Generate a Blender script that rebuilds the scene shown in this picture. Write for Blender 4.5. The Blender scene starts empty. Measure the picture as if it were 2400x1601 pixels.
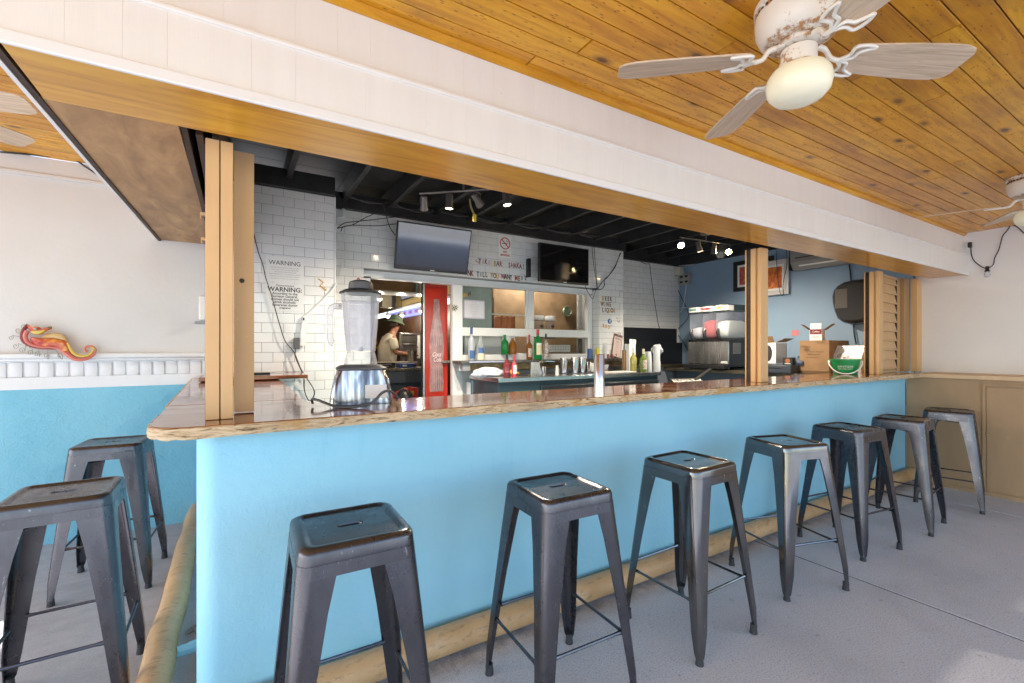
import bpy, math, random
from mathutils import Vector, Matrix
random.seed(7)
R = math.radians
SC = bpy.context.scene
COL = SC.collection

# ------------------------------------------------------------------ camera, sky, sun, exposure
FPX, YAW, EYE = 1066.7, R(31.08), 1.275
cam_data = bpy.data.cameras.new('camera')
cam = bpy.data.objects.new('camera', cam_data)
COL.objects.link(cam)
cam.location = (0, 0, EYE)
cam.rotation_euler = (R(90), 0, -YAW)
cam_data.sensor_width = 36
cam_data.lens = 36 * FPX / 2400
cam_data.shift_y = 14.5 / 2400
cam_data.clip_start = 0.05
cam_data.clip_end = 1500
SC.camera = cam

SUN_EL, SUN_DIR = 38, Vector((-1, 0.34, 0)).normalized()
w = bpy.data.worlds.new('World'); SC.world = w; w.use_nodes = True
wn = w.node_tree
for n in list(wn.nodes): wn.nodes.remove(n)
sky = wn.nodes.new('ShaderNodeTexSky'); sky.sky_type = 'NISHITA'; sky.sun_disc = False
sky.sun_elevation = R(SUN_EL)
sky.sun_rotation = math.atan2(SUN_DIR.x, SUN_DIR.y)
bg = wn.nodes.new('ShaderNodeBackground'); bg.inputs[1].default_value = 0.15
wo = wn.nodes.new('ShaderNodeOutputWorld')
wn.links.new(sky.outputs[0], bg.inputs[0]); wn.links.new(bg.outputs[0], wo.inputs[0])
sun_d = bpy.data.lights.new('sun', 'SUN'); sun_d.energy = 4.6; sun_d.angle = R(0.5); sun_d.color = (1, 0.965, 0.92)
sun = bpy.data.objects.new('sun', sun_d); COL.objects.link(sun)
sv = Vector((SUN_DIR.x * math.cos(R(SUN_EL)), SUN_DIR.y * math.cos(R(SUN_EL)), math.sin(R(SUN_EL))))
sun.rotation_euler = sv.to_track_quat('Z', 'Y').to_euler()
vs = SC.view_settings
vs.view_transform = 'Standard'; vs.look = 'None'; vs.gamma = 1; vs.use_curve_mapping = False
vs.exposure = 2.12
try:
    SC.cycles.use_denoising = True
    SC.cycles.max_bounces = 10
    SC.cycles.diffuse_bounces = 6
    SC.cycles.glossy_bounces = 4
    SC.cycles.transmission_bounces = 8
    SC.cycles.transparent_max_bounces = 8
    SC.cycles.caustics_reflective = False
    SC.cycles.caustics_refractive = False
    SC.cycles.sample_clamp_indirect = 6
except Exception:
    pass

# survey of the place: a sight line of the photograph met with a known wall, side or level of the building
def _ray(u, v):
    s, c = math.sin(YAW), math.cos(YAW); du = u - 1200
    return FPX * s + c * du, FPX * c - s * du, 815 - v
def onY(u, v, y):
    a = _ray(u, v); t = y / a[1]; return Vector((a[0] * t, y, EYE + a[2] * t))
def onX(u, v, x):
    a = _ray(u, v); t = x / a[0]; return Vector((x, a[1] * t, EYE + a[2] * t))
def onZ(u, v, z):
    a = _ray(u, v); t = (z - EYE) / a[2]; return Vector((a[0] * t, a[1] * t, z))

# ------------------------------------------------------------------ materials
MATS = {}
class NT:
    def __init__(s, m):
        s.t = m.node_tree; s.b = s.t.nodes['Principled BSDF']
    def n(s, typ, **kw):
        x = s.t.nodes.new(typ)
        for k, v in kw.items(): setattr(x, k, v)
        return x
    def l(s, a, b): s.t.links.new(a, b)
    def coord(s, scale=(1, 1, 1), rnd=0.0, rot=(0, 0, 0)):
        g = s.n('ShaderNodeNewGeometry')
        mp = s.n('ShaderNodeMapping'); mp.inputs['Scale'].default_value = scale; mp.inputs['Rotation'].default_value = rot
        s.l(g.outputs['Position'], mp.inputs['Vector'])
        if rnd:
            oi = s.n('ShaderNodeObjectInfo')
            mu = s.n('ShaderNodeMath', operation='MULTIPLY'); mu.inputs[1].default_value = rnd
            s.l(oi.outputs['Random'], mu.inputs[0])
            cb = s.n('ShaderNodeCombineXYZ'); s.l(mu.outputs[0], cb.inputs[0]); s.l(mu.outputs[0], cb.inputs[1])
            s.l(cb.outputs[0], mp.inputs['Location'])
        return mp.outputs[0]
    def noise(s, vec, scale, detail=4, rough=0.55, dist=0.0):
        x = s.n('ShaderNodeTexNoise'); s.l(vec, x.inputs['Vector'])
        x.inputs['Scale'].default_value = scale; x.inputs['Detail'].default_value = detail
        x.inputs['Roughness'].default_value = rough; x.inputs['Distortion'].default_value = dist
        return x.outputs['Fac']
    def ramp(s, fac, stops, interp='LINEAR'):
        x = s.n('ShaderNodeValToRGB'); s.l(fac, x.inputs[0]); cr = x.color_ramp; cr.interpolation = interp
        while len(cr.elements) < len(stops): cr.elements.new(0.5)
        for e, (p, c) in zip(cr.elements, stops):
            e.position = p; e.color = (c, c, c, 1) if isinstance(c, (int, float)) else (*c, 1)
        return x.outputs[0]
    def mix(s, fac, a, b, mode='MIX'):
        x = s.n('ShaderNodeMix', data_type='RGBA', blend_type=mode)
        for sock, v in ((x.inputs[0], fac), (x.inputs[6], a), (x.inputs[7], b)):
            if isinstance(v, (int, float)): sock.default_value = v
            elif isinstance(v, tuple): sock.default_value = (*v, 1)
            else: s.l(v, sock)
        return x.outputs[2]
    def bump(s, h, strength=0.3, dist=0.01):
        x = s.n('ShaderNodeBump'); x.inputs['Strength'].default_value = strength; x.inputs['Distance'].default_value = dist
        s.l(h, x.inputs['Height']); s.l(x.outputs[0], s.b.inputs['Normal'])
    def base(s, c):
        s.l(c, s.b.inputs['Base Color'])
def mat(name, c, rough=0.5, metal=0.0, var=0.0, vs_=6.0, bump=0.0, bs=60.0, **kw):
    if name in MATS: return MATS[name]
    m = bpy.data.materials.new(name); m.use_nodes = True
    k = NT(m); b = k.b
    b.inputs['Base Color'].default_value = (*c, 1); b.inputs['Roughness'].default_value = rough; b.inputs['Metallic'].default_value = metal
    for key, v in kw.items():
        b.inputs[key.replace('_', ' ')].default_value = v
    if var or bump:
        co = k.coord(rnd=3.0)
        if var:
            f = k.noise(co, vs_, 5)
            d = tuple(max(0, x * (1 - var)) for x in c); e = tuple(min(1, x * (1 + var * 0.5)) for x in c)
            k.base(k.ramp(f, [(0.3, d), (0.7, e)]))
        if bump: k.bump(k.noise(co, bs, 3), bump, 0.004)
    MATS[name] = m; return m

def m_ceiling():
    m = mat('varnished pine', (.55, .26, .05), 0.34); k = NT(m)
    co = k.coord((1, 1, 1), 17)
    st = k.n('ShaderNodeMapping'); st.inputs['Scale'].default_value = (1.1, 15, 15); k.l(co, st.inputs[0])
    g = k.noise(st.outputs[0], 2.2, 6, 0.6, 0.6)
    col = k.ramp(g, [(0.28, (.52, .20, .008)), (0.5, (.74, .355, .016)), (0.72, (.86, .47, .035))])
    oi = k.n('ShaderNodeObjectInfo')
    tint = k.ramp(oi.outputs['Random'], [(0, (.80, .70, .60)), (0.5, (1, .95, .9)), (1, (1.0, 1.0, 1.0))])
    col = k.mix(1.0, col, tint, 'MULTIPLY')
    kn = k.n('ShaderNodeMapping'); kn.inputs['Scale'].default_value = (4.2, 9, 9); k.l(co, kn.inputs[0])
    vo = k.n('ShaderNodeTexVoronoi'); vo.inputs['Scale'].default_value = 1.0; k.l(kn.outputs[0], vo.inputs['Vector'])
    kf = k.ramp(vo.outputs['Distance'], [(0.0, 1.0), (0.09, 0.95), (0.14, 0.45), (0.26, 0.0)])
    sel = k.ramp(vo.outputs['Color'], [(0.38, 0.0), (0.44, 1.0)])
    mm = k.n('ShaderNodeMath', operation='MULTIPLY'); k.l(kf, mm.inputs[0]); k.l(sel, mm.inputs[1])
    col = k.mix(mm.outputs[0], col, (.11, .030, .006))
    k2 = k.n('ShaderNodeMapping'); k2.inputs['Scale'].default_value = (7, 24, 24); k2.inputs['Location'].default_value = (3.3, 1.7, 0); k.l(co, k2.inputs[0])
    v2 = k.n('ShaderNodeTexVoronoi'); k.l(k2.outputs[0], v2.inputs['Vector']); s2 = k.ramp(v2.outputs['Color'], [(0.62, 0.0), (0.68, 1.0)])
    m2 = k.n('ShaderNodeMath', operation='MULTIPLY'); k.l(k.ramp(v2.outputs['Distance'], [(0.0, 1.0), (0.18, .75), (0.34, 0.0)]), m2.inputs[0]); k.l(s2, m2.inputs[1])
    col = k.mix(m2.outputs[0], col, (.20, .055, .008))
    rs = k.ramp(k.noise(k.coord((2.2, 9, 1), 5), 3.0, 5, .7), [(0.60, 0.0), (0.70, 0.5)])
    col = k.mix(rs, col, (.34, .11, .012))
    dk = k.ramp(k.noise(k.coord((1, 2.5, 1)), 2.2, 5, .65), [(0.50, 0.0), (0.70, 0.55)])
    col = k.mix(dk, col, (.30, .12, .03))
    k.base(col); k.bump(g, 0.12, 0.002)
    k.b.inputs['Coat Weight'].default_value = 0.08
    return m
def m_soffit():
    m = mat('stained plywood', (.45, .22, .04), 0.3); k = NT(m)
    st = k.coord((0.9, 7, 7))
    g = k.noise(st, 2.0, 6, 0.6, 1.2)
    col = k.ramp(g, [(0.3, (.46, .185, .008)), (0.5, (.64, .30, .014)), (0.75, (.76, .41, .03))])
    sc = k.ramp(k.noise(k.coord((1, 4, 4)), 9, 5, 0.7), [(0.66, 0.0), (0.75, 0.5)])
    col = k.mix(sc, col, (.62, .42, .24))
    k.base(col); k.b.inputs['Coat Weight'].default_value = 0.3; k.b.inputs['Coat Roughness'].default_value = 0.15
    return m
def m_brownsoffit():
    m = mat('raw brown plywood', (.2, .12, .06), 0.5); k = NT(m)
    g = k.noise(k.coord((5, 1.2, 3)), 2.2, 6, 0.62, 0.8)
    f2 = k.noise(k.coord(), 4.5, 4)
    col = k.ramp(g, [(0.3, (.25, .13, .05)), (0.55, (.42, .24, .10)), (0.75, (.55, .34, .15))])
    col = k.mix(k.ramp(f2, [(0.55, 0.0), (0.75, 0.5)]), col, (.20, .11, .07))
    k.base(col); return m
def m_counter():
    m = mat('varnished counter wood', (.2, .07, .03), 0.13); k = NT(m)
    g = k.noise(k.coord((1.2, 14, 14)), 2.0, 7, 0.62, 1.0)
    col = k.ramp(g, [(0.3, (.06, .018, .008)), (0.5, (.21, .065, .02)), (0.7, (.38, .135, .04))])
    big = k.ramp(k.noise(k.coord((1, 2, 1)), 2.4, 3), [(0.45, 0.0), (0.65, 0.5)])
    col = k.mix(big, col, (.20, .055, .02))
    sc = k.ramp(k.noise(k.coord((1, 3, 1)), 22, 6, 0.7), [(0.68, 0.0), (0.76, 0.35)])
    col = k.mix(sc, col, (.42, .30, .22))
    k.base(col); k.bump(k.noise(k.coord((1, 5, 1)), 5, 3), 0.10, 0.004)
    k.l(k.ramp(k.noise(k.coord(), 9, 4), [(0.35, 0.07), (0.7, 0.24)]), k.b.inputs['Roughness'])
    k.b.inputs['Coat Weight'].default_value = 0.5; k.b.inputs['Coat Roughness'].default_value = 0.06
    return m
def m_rawedge():
    m = mat('weathered raw edge', (.55, .4, .22), 0.7); k = NT(m)
    g = k.noise(k.coord((5, 5, 34)), 2.6, 8, 0.7, 1.4)
    col = k.ramp(g, [(0.36, (.04, .025, .015)), (0.42, (.42, .29, .16)), (0.52, (.66, .50, .31)), (0.75, (.74, .61, .43))])
    gr = k.ramp(k.noise(k.coord(), 3.1, 3), [(0.52, 0.0), (0.75, 0.45)])
    col = k.mix(gr, col, (.20, .17, .14))
    ye = k.ramp(k.noise(k.coord(), 6.5, 3), [(0.55, 0.0), (0.7, 0.7)])
    col = k.mix(ye, col, (.45, .24, .05), 'MIX')
    k.base(col); k.bump(g, 0.8, 0.006); return m
def m_cyan():
    m = mat('cyan wall paint', (.2, .58, .76), 0.62); k = NT(m)
    co = k.coord()
    f = k.noise(co, 2.0, 4)
    col = k.ramp(f, [(0.3, (.285, .625, .80)), (0.7, (.345, .685, .85))])
    st = k.ramp(k.noise(k.coord((3, 3, .5)), 3.5, 6, .7), [(0.58, 0.0), (0.74, 0.30)])
    col = k.mix(st, col, (.20, .52, .70))
    sc = k.ramp(k.noise(k.coord((1, 1, 2.5)), 26, 5, .75), [(0.715, 0.0), (0.76, 0.45)])
    k.base(k.mix(sc, col, (.42, .58, .64)))
    k.bump(k.noise(co, 46, 3, 0.6, 0.6), 0.35, 0.006); return m
def m_dado():  # darker, more saturated cyan than the bar front, with coarser bumps
    m = mat('rough cyan render', (.2, .5, .66), 0.65); k = NT(m); co = k.coord()
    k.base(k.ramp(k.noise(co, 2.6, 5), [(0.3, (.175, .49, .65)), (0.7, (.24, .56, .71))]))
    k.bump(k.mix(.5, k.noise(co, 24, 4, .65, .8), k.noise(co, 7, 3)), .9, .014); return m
def m_whitewall(name, c, s=30, st=0.25):
    m = mat(name, c, 0.6); k = NT(m); co = k.coord()
    f = k.noise(co, 1.7, 6, 0.6)
    k.base(k.ramp(f, [(0.3, tuple(x * .93 for x in c)), (0.7, c)]))
    k.bump(k.noise(co, s, 4, 0.6), st, 0.006); return m
def m_fascia():
    c = (.82, .81, .79)
    m = mat('cream fascia paint', c, 0.42); k = NT(m)
    f = k.noise(k.coord((6, 6, .6)), 3, 5, 0.6)
    col = k.ramp(f, [(0.3, (.785, .77, .75)), (0.7, c)])
    sp = k.ramp(k.noise(k.coord(), 110, 2), [(0.765, 0.0), (0.79, 0.7)])
    k.base(k.mix(sp, col, (.2, .17, .15))); k.bump(k.noise(k.coord((20, 20, 2)), 6, 3), 0.12, 0.003); return m
def m_tan(name, c):
    m = mat(name, c, 0.5); k = NT(m)
    f = k.noise(k.coord((3, 3, .8)), 3, 5, 0.6)
    col = k.ramp(f, [(0.3, tuple(x * .88 for x in c)), (0.7, c)])
    sp = k.ramp(k.noise(k.coord((1, 1, .5)), 60, 3), [(0.70, 0.0), (0.76, 0.6)])
    k.base(k.mix(sp, col, tuple(min(1, x * 1.25 + .05) for x in c))); k.bump(k.noise(k.coord(), 40, 3), 0.12, 0.003); return m
def m_floor():
    m = mat('worn concrete', (.42, .41, .42), 0.75); k = NT(m); co = k.coord()
    big = k.noise(co, 1.4, 6, 0.62, 0.4)
    col = k.ramp(big, [(0.28, (.50, .53, .58)), (0.5, (.61, .64, .685)), (0.74, (.67, .70, .74))])
    fine = k.noise(co, 160, 3, 0.7)
    col = k.mix(0.55, col, k.ramp(fine, [(0.36, .25), (0.5, .95), (0.7, 1.0)]), 'MULTIPLY')
    st = k.ramp(k.noise(k.coord((1, 1, 1), 0, (0, 0, .5)), 17, 6, 0.75), [(0.60, 0.0), (0.70, 0.55)])
    col = k.mix(st, col, (.15, .14, .15))
    sp = k.ramp(k.noise(k.coord((2, 6, 1), 0, (0, 0, .2)), 9, 3, 0.6), [(0.745, 0.0), (0.76, 0.9)])
    col = k.mix(sp, col, (.06, .055, .06))
    # white paint spatters on the floor to the left of the bar
    g = k.n('ShaderNodeNewGeometry'); sx = k.n('ShaderNodeSeparateXYZ'); k.l(g.outputs['Position'], sx.inputs[0])
    lf = k.ramp(sx.outputs[0], [(0.0, 1.0), (0.02, 0.0)])
    ps = k.ramp(k.noise(k.coord((1, 2.4, 1), 0, (0, 0, .5)), 15, 5, 0.75), [(0.63, 0.0), (0.66, 0.8)])
    mm = k.n('ShaderNodeMath', operation='MULTIPLY'); k.l(lf, mm.inputs[0]); k.l(ps, mm.inputs[1])
    col = k.mix(mm.outputs[0], col, (.72, .73, .75))
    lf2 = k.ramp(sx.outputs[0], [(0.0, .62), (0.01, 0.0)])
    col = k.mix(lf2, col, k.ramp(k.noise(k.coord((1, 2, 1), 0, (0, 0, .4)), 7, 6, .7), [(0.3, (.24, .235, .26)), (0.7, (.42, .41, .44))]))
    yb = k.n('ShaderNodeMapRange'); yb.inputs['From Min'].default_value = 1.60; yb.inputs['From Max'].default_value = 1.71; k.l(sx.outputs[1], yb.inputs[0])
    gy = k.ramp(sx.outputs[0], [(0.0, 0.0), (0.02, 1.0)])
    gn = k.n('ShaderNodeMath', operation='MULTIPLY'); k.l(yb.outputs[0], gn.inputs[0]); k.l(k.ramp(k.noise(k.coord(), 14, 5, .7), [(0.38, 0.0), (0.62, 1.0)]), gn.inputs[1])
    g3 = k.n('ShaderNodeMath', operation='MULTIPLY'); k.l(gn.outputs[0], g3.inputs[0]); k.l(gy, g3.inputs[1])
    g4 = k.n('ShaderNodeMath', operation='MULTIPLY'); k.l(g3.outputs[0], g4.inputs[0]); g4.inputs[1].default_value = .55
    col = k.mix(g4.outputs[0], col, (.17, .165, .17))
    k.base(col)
    hh = k.mix(0.5, fine, k.noise(co, 24, 4, 0.6))
    k.bump(hh, 0.35, 0.006); return m
def m_gunmetal(name, c, rough, wear=0.3):
    m = mat(name, c, rough, 0.85); k = NT(m); co = k.coord((1, 1, .5), 5)
    f = k.noise(co, 7, 6, 0.65)
    col = k.ramp(f, [(0.35, c), (0.75, tuple(min(1, x * 1.5) for x in c))])
    sc = k.ramp(k.noise(k.coord((1, 1, .35), 5), 60, 4, 0.7), [(0.66, 0.0), (0.72, wear)])
    k.base(k.mix(sc, col, (.5, .5, .52)))
    k.l(k.ramp(k.noise(co, 12, 5, 0.6), [(0.3, rough * .8), (0.7, min(1, rough * 1.35))]), k.b.inputs['Roughness'])
    k.bump(k.noise(co, 18, 3), 0.06, 0.004); return m
def m_rust():
    m = mat('rusting white enamel', (.78, .74, .66), 0.4); k = NT(m)
    t = k.n('ShaderNodeTexCoord'); sx = k.n('ShaderNodeSeparateXYZ'); k.l(t.outputs['Object'], sx.inputs[0])
    band = k.ramp(sx.outputs[2], [(0.0, 0.0), (1.0, 1.0)])
    f = k.noise(k.coord(), 34, 7, 0.75)
    f2 = k.noise(k.coord(), 6, 3, 0.6)
    mm = k.n('ShaderNodeMath', operation='MULTIPLY'); k.l(f, mm.inputs[0]); k.l(f2, mm.inputs[1])
    r = k.ramp(mm.outputs[0], [(0.275, 0.0), (0.31, 0.9)])
    zz = k.n('ShaderNodeMapRange'); zz.inputs['From Min'].default_value = -.24; zz.inputs['From Max'].default_value = 0; k.l(sx.outputs[2], zz.inputs[0])
    bd = k.ramp(zz.outputs[0], [(0.06, .10), (0.10, .75), (0.16, .35), (0.30, .12), (0.38, .55), (0.48, .62), (0.58, .10), (0.78, .02), (0.84, .70), (0.90, .60), (0.95, .05)])
    fb = k.n('ShaderNodeMath', operation='MULTIPLY'); k.l(bd, fb.inputs[0]); k.l(f, fb.inputs[1])
    rb = k.ramp(fb.outputs[0], [(0.26, 0.0), (0.34, 0.95)])
    mxr = k.n('ShaderNodeMath', operation='MAXIMUM'); k.l(r, mxr.inputs[0]); k.l(rb, mxr.inputs[1])
    k.base(k.mix(mxr.outputs[0], (.80, .77, .70), k.ramp(f, [(0.4, (.14, .05, .012)), (0.6, (.46, .22, .06))]))); return m
def m_blade():
    m = mat('bleached oak fan blade', (.5, .4, .3), 0.55); k = NT(m)
    t = k.n('ShaderNodeTexCoord'); mp = k.n('ShaderNodeMapping'); mp.inputs['Scale'].default_value = (3, 45, 10); k.l(t.outputs['Object'], mp.inputs[0])
    f = k.noise(mp.outputs[0], 1.6, 6, 0.6, 1.0)
    k.base(k.ramp(f, [(0.32, (.46, .34, .23)), (0.5, (.60, .46, .33)), (0.7, (.72, .58, .44))])); return m
def m_pipe():
    m = mat('scuffed tan pipe paint', (.55, .36, .19), 0.45); k = NT(m); co = k.coord()
    col = k.ramp(k.noise(co, 4, 5, 0.6), [(0.35, (.52, .32, .15)), (0.6, (.66, .43, .22)), (0.8, (.68, .52, .36))])
    sc = k.ramp(k.noise(k.coord((1, 3, 3)), 14, 6, 0.75), [(0.54, 0.0), (0.66, 0.65)])
    k.base(k.mix(sc, col, (.26, .17, .10))); k.bump(k.noise(co, 9, 3), 0.25, 0.01); return m
def m_steel(name='brushed steel', c=(.62, .62, .63), rough=0.25):
    m = mat(name, c, rough, 1.0); k = NT(m)
    f = k.noise(k.coord((5, 5, .4)), 4, 3)
    k.l(k.ramp(f, [(0.3, rough * .8), (0.7, rough * 1.25)]), k.b.inputs['Roughness']); return m
def m_streak():
    m = mat('streaky blender steel', (.36, .36, .38), .24, 1.0); k = NT(m)
    f = k.noise(k.coord((26, 26, .3)), 1.6, 2)
    k.base(k.ramp(f, [(0.35, (.10, .10, .115)), (0.5, (.24, .235, .25)), (0.64, (.62, .61, .62))])); k.bump(f, .5, .01); return m
def m_grille():
    return mat('black grille', (.03, .03, .033), 0.5)

CEIL, SOFF, BROWN, CTOP, EDGE, CYAN = m_ceiling(), m_soffit(), m_brownsoffit(), m_counter(), m_rawedge(), m_cyan()
FASC, FLOOR, PIPE, RUST, BLADE = m_fascia(), m_floor(), m_pipe(), m_rust(), m_blade()
TAN = m_tan('tan post paint', (.74, .47, .225)); TANB = m_tan('brown cabinet paint', (.43, .285, .16)); TAND = m_tan('tan louvre paint', (.70, .47, .25))
WALLW = m_whitewall('white stucco paint', (.82, .83, .855)); BRICKW = m_whitewall('white brick paint', (.80, .81, .83), 18, 0.6)
BLUE = m_whitewall('slate blue wall paint', (.26, .38, .53), 60, 0.12)
GUN = m_gunmetal('gunmetal', (.080, .080, .092), 0.27, 0.5); GUNG = m_gunmetal('glossy gunmetal', (.12, .12, .125), 0.13, 0.9)
STEEL = m_steel(); CHROME = mat('polished steel', (.78, .79, .81), 0.06, 1.0)
BLACK = mat('black roof paint', (.022, .022, .024), 0.55, var=0.5, bump=0.4)
BLACKP = mat('black plastic', (.015, .015, .017), 0.35); RUB = mat('dark rubber', (.035, .037, .042), 0.7)
DKWOOD = mat('dark track wood', (.05, .022, .010), 0.6, var=0.6, vs_=40)
TILE = mat('white glazed tile', (.80, .80, .80), 0.09, var=0.05, vs_=1.3); GROUT = mat('grey grout', (.30, .30, .30), 0.9)
WFRAME = mat('white window frame paint', (.80, .81, .82), 0.3, var=0.06)
WPAPER = mat('white paper', (.85, .85, .84), 0.7); WHITEP = mat('white plastic', (.8, .8, .79), 0.35)
SCREEN = mat('dark screen glass', (.006, .006, .008), 0.07, IOR=2.1); GREYBOX = mat('painted steel box', (.33, .35, .37), 0.5, 0.2, var=0.2)
GREYP = mat('grey appliance plastic', (.26, .25, .25), 0.45, var=0.1)
NAVY = mat('dark teal counter front', (.022, .045, .062), 0.35, var=0.2); CARD = mat('corrugated cardboard', (.34, .20, .10), 0.8, var=0.18, vs_=9)
RED = mat('red cooler enamel', (.42, .025, .012), 0.18, var=0.3, vs_=3); INK = mat('black ink', (.03, .03, .035), 0.6)
def clear(name, tint, body, fac, rough=.05):
    if name in MATS: return MATS[name]
    m = mat(name, body, rough); k = NT(m); tr = k.n('ShaderNodeBsdfTransparent'); tr.inputs[0].default_value = (*tint, 1)
    lw = k.n('ShaderNodeLayerWeight'); lw.inputs[0].default_value = .35
    mp = k.n('ShaderNodeMapRange'); mp.inputs['To Min'].default_value = fac; mp.inputs['To Max'].default_value = min(1, fac + .55); k.l(lw.outputs['Facing'], mp.inputs[0])
    mx = k.n('ShaderNodeMixShader'); k.l(mp.outputs[0], mx.inputs[0]); k.l(tr.outputs[0], mx.inputs[1]); k.l(k.b.outputs[0], mx.inputs[2])
    out = [n for n in k.t.nodes if n.type == 'OUTPUT_MATERIAL'][0]; k.l(mx.outputs[0], out.inputs[0]); return m
GLASS = clear('window glass', (.95, .97, .96), (.02, .02, .02), .03, .02)
def glass(name, c, rough=0.03, w_=0.85): return mat(name, c, rough, Transmission_Weight=w_, IOR=1.35)
CLEAR = clear('clear glass', (.93, .95, .97), (.75, .78, .80), .13, .04)
def emis(name, c, s):
    m = mat(name, c, 0.4); b = m.node_tree.nodes['Principled BSDF']
    b.inputs['Emission Color'].default_value = (*c, 1); b.inputs['Emission Strength'].default_value = s; return m

# ------------------------------------------------------------------ mesh helpers
class MB:
    def __init__(s, origin=(0, 0, 0)): s.v = []; s.f = []; s.o = Vector(origin)
    def add(s, vs_, fs):
        b = len(s.v); s.v += [tuple(x) for x in vs_]; s.f += [tuple(b + i for i in f) for f in fs]; return s
    def box(s, x0, y0, z0, x1, y1, z1):
        x0, x1 = min(x0, x1), max(x0, x1); y0, y1 = min(y0, y1), max(y0, y1); z0, z1 = min(z0, z1), max(z0, z1)
        return s.add([(x0, y0, z0), (x1, y0, z0), (x1, y1, z0), (x0, y1, z0), (x0, y0, z1), (x1, y0, z1), (x1, y1, z1), (x0, y1, z1)],
                     [(0, 3, 2, 1), (4, 5, 6, 7), (0, 1, 5, 4), (1, 2, 6, 5), (2, 3, 7, 6), (3, 0, 4, 7)])
    def obox(s, c, size, rot=Matrix.Identity(3)):
        hx, hy, hz = [a / 2 for a in size]; c = Vector(c)
        P = [c + rot @ Vector((a * hx, b * hy, d * hz)) for a, b, d in
             [(-1, -1, -1), (1, -1, -1), (1, 1, -1), (-1, 1, -1), (-1, -1, 1), (1, -1, 1), (1, 1, 1), (-1, 1, 1)]]
        return s.add(P, [(0, 3, 2, 1), (4, 5, 6, 7), (0, 1, 5, 4), (1, 2, 6, 5), (2, 3, 7, 6), (3, 0, 4, 7)])
    def loft(s, loops, cap0=True, cap1=True):
        n = len(loops[0]); vs_ = [p for L in loops for p in L]; fs = []
        for i in range(len(loops) - 1):
            for j in range(n):
                a = i * n + j; b = i * n + (j + 1) % n
                fs.append((a, b, b + n, a + n))
        if cap0: fs.append(tuple(reversed(range(n))))
        if cap1: fs.append(tuple(range((len(loops) - 1) * n, len(loops) * n)))
        return s.add(vs_, fs)
    def lathe(s, prof, c=(0, 0, 0), n=20, rot=None):
        c = Vector(c); rot = rot or Matrix.Identity(3)
        loops = [[c + rot @ Vector((r * math.cos(2 * math.pi * i / n), r * math.sin(2 * math.pi * i / n), z)) for i in range(n)] for r, z in prof]
        return s.loft(loops)
    def cyl(s, p0, p1, r, n=12, r1=None): return s.tube([p0, p1], [r, r if r1 is None else r1], n)
    def tube(s, pts, r, n=6):
        P = [Vector(p) for p in pts]; rr = r if isinstance(r, (list, tuple)) else [r] * len(P)
        loops = []; prev = None
        for i, p in enumerate(P):
            d = (P[min(i + 1, len(P) - 1)] - P[max(i - 1, 0)])
            d = d.normalized() if d.length > 1e-9 else Vector((0, 0, 1))
            if prev is None:
                a = d.cross(Vector((0, 0, 1)))
                if a.length < 1e-3: a = d.cross(Vector((1, 0, 0)))
            else:
                a = prev - d * prev.dot(d)
                if a.length < 1e-6: a = d.cross(Vector((0, 0, 1)))
            a.normalize(); prev = a; b = d.cross(a)
            loops.append([p + (a * math.cos(2 * math.pi * k / n) + b * math.sin(2 * math.pi * k / n)) * rr[i] for k in range(n)])
        return s.loft(loops)
    def prism(s, pts, off):
        off = Vector(off); A = [Vector(p) for p in pts]; n = len(A)
        return s.add(A + [p + off for p in A], [tuple(reversed(range(n))), tuple(range(n, 2 * n))] + [(i, (i + 1) % n, (i + 1) % n + n, i + n) for i in range(n)])
    def mesh(s, name):
        me = bpy.data.meshes.new(name)
        me.from_pydata([(x - s.o.x, y - s.o.y, z - s.o.z) for x, y, z in s.v], [], s.f)
        me.validate(); me.update(); return me
    def build(s, name, m, parent=None, smooth=True, bevel=0, ang=0.6, seg=2):
        me = s.mesh(name); me.materials.append(m)
        import bmesh
        bm = bmesh.new(); bm.from_mesh(me); bmesh.ops.recalc_face_normals(bm, faces=bm.faces); bm.to_mesh(me); bm.free()
        if smooth:
            for p in me.polygons: p.use_smooth = True
            me.set_sharp_from_angle(angle=ang)
        o = bpy.data.objects.new(name, me); COL.objects.link(o)
        if parent: o.parent = parent
        else: o.location = s.o
        if bevel:
            b = o.modifiers.new('bevel', 'BEVEL'); b.width = bevel; b.segments = seg; b.limit_method = 'ANGLE'; b.angle_limit = 0.6
        return o
def catmull(P, sub=8):
    P = [Vector(p) for p in P]
    if len(P) < 3: return P
    out = []
    for i in range(len(P) - 1):
        p0, p1, p2, p3 = P[max(i - 1, 0)], P[i], P[i + 1], P[min(i + 2, len(P) - 1)]
        for k in range(sub):
            t = k / sub
            out.append(0.5 * ((2 * p1) + (-p0 + p2) * t + (2 * p0 - 5 * p1 + 4 * p2 - p3) * t * t + (-p0 + 3 * p1 - 3 * p2 + p3) * t ** 3))
    out.append(P[-1]); return out
def rrect(hx, hy, r, n=8, z=0, cx=0, cy=0):
    out = []
    for q, (sx, sy) in enumerate(((1, 1), (-1, 1), (-1, -1), (1, -1))):
        for i in range(n):
            a = math.pi / 2 * (q + i / (n - 1))
            out.append((cx + sx * (hx - r) + r * math.cos(a), cy + sy * (hy - r) + r * math.sin(a), z))
    return out
def tag(o, label=None, cat=None, group=None, kind=None):
    if label: o['label'] = label
    if cat: o['category'] = cat
    if group: o['group'] = group
    if kind: o['kind'] = kind
    return o
def thing(name, label, cat, loc=(0, 0, 0), rz=0, group=None, kind=None):
    o = bpy.data.objects.new(name, None); COL.objects.link(o); o.empty_display_size = 0.1
    o.location = loc; o.rotation_euler = (0, 0, rz)
    return tag(o, label, cat, group, kind)
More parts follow.
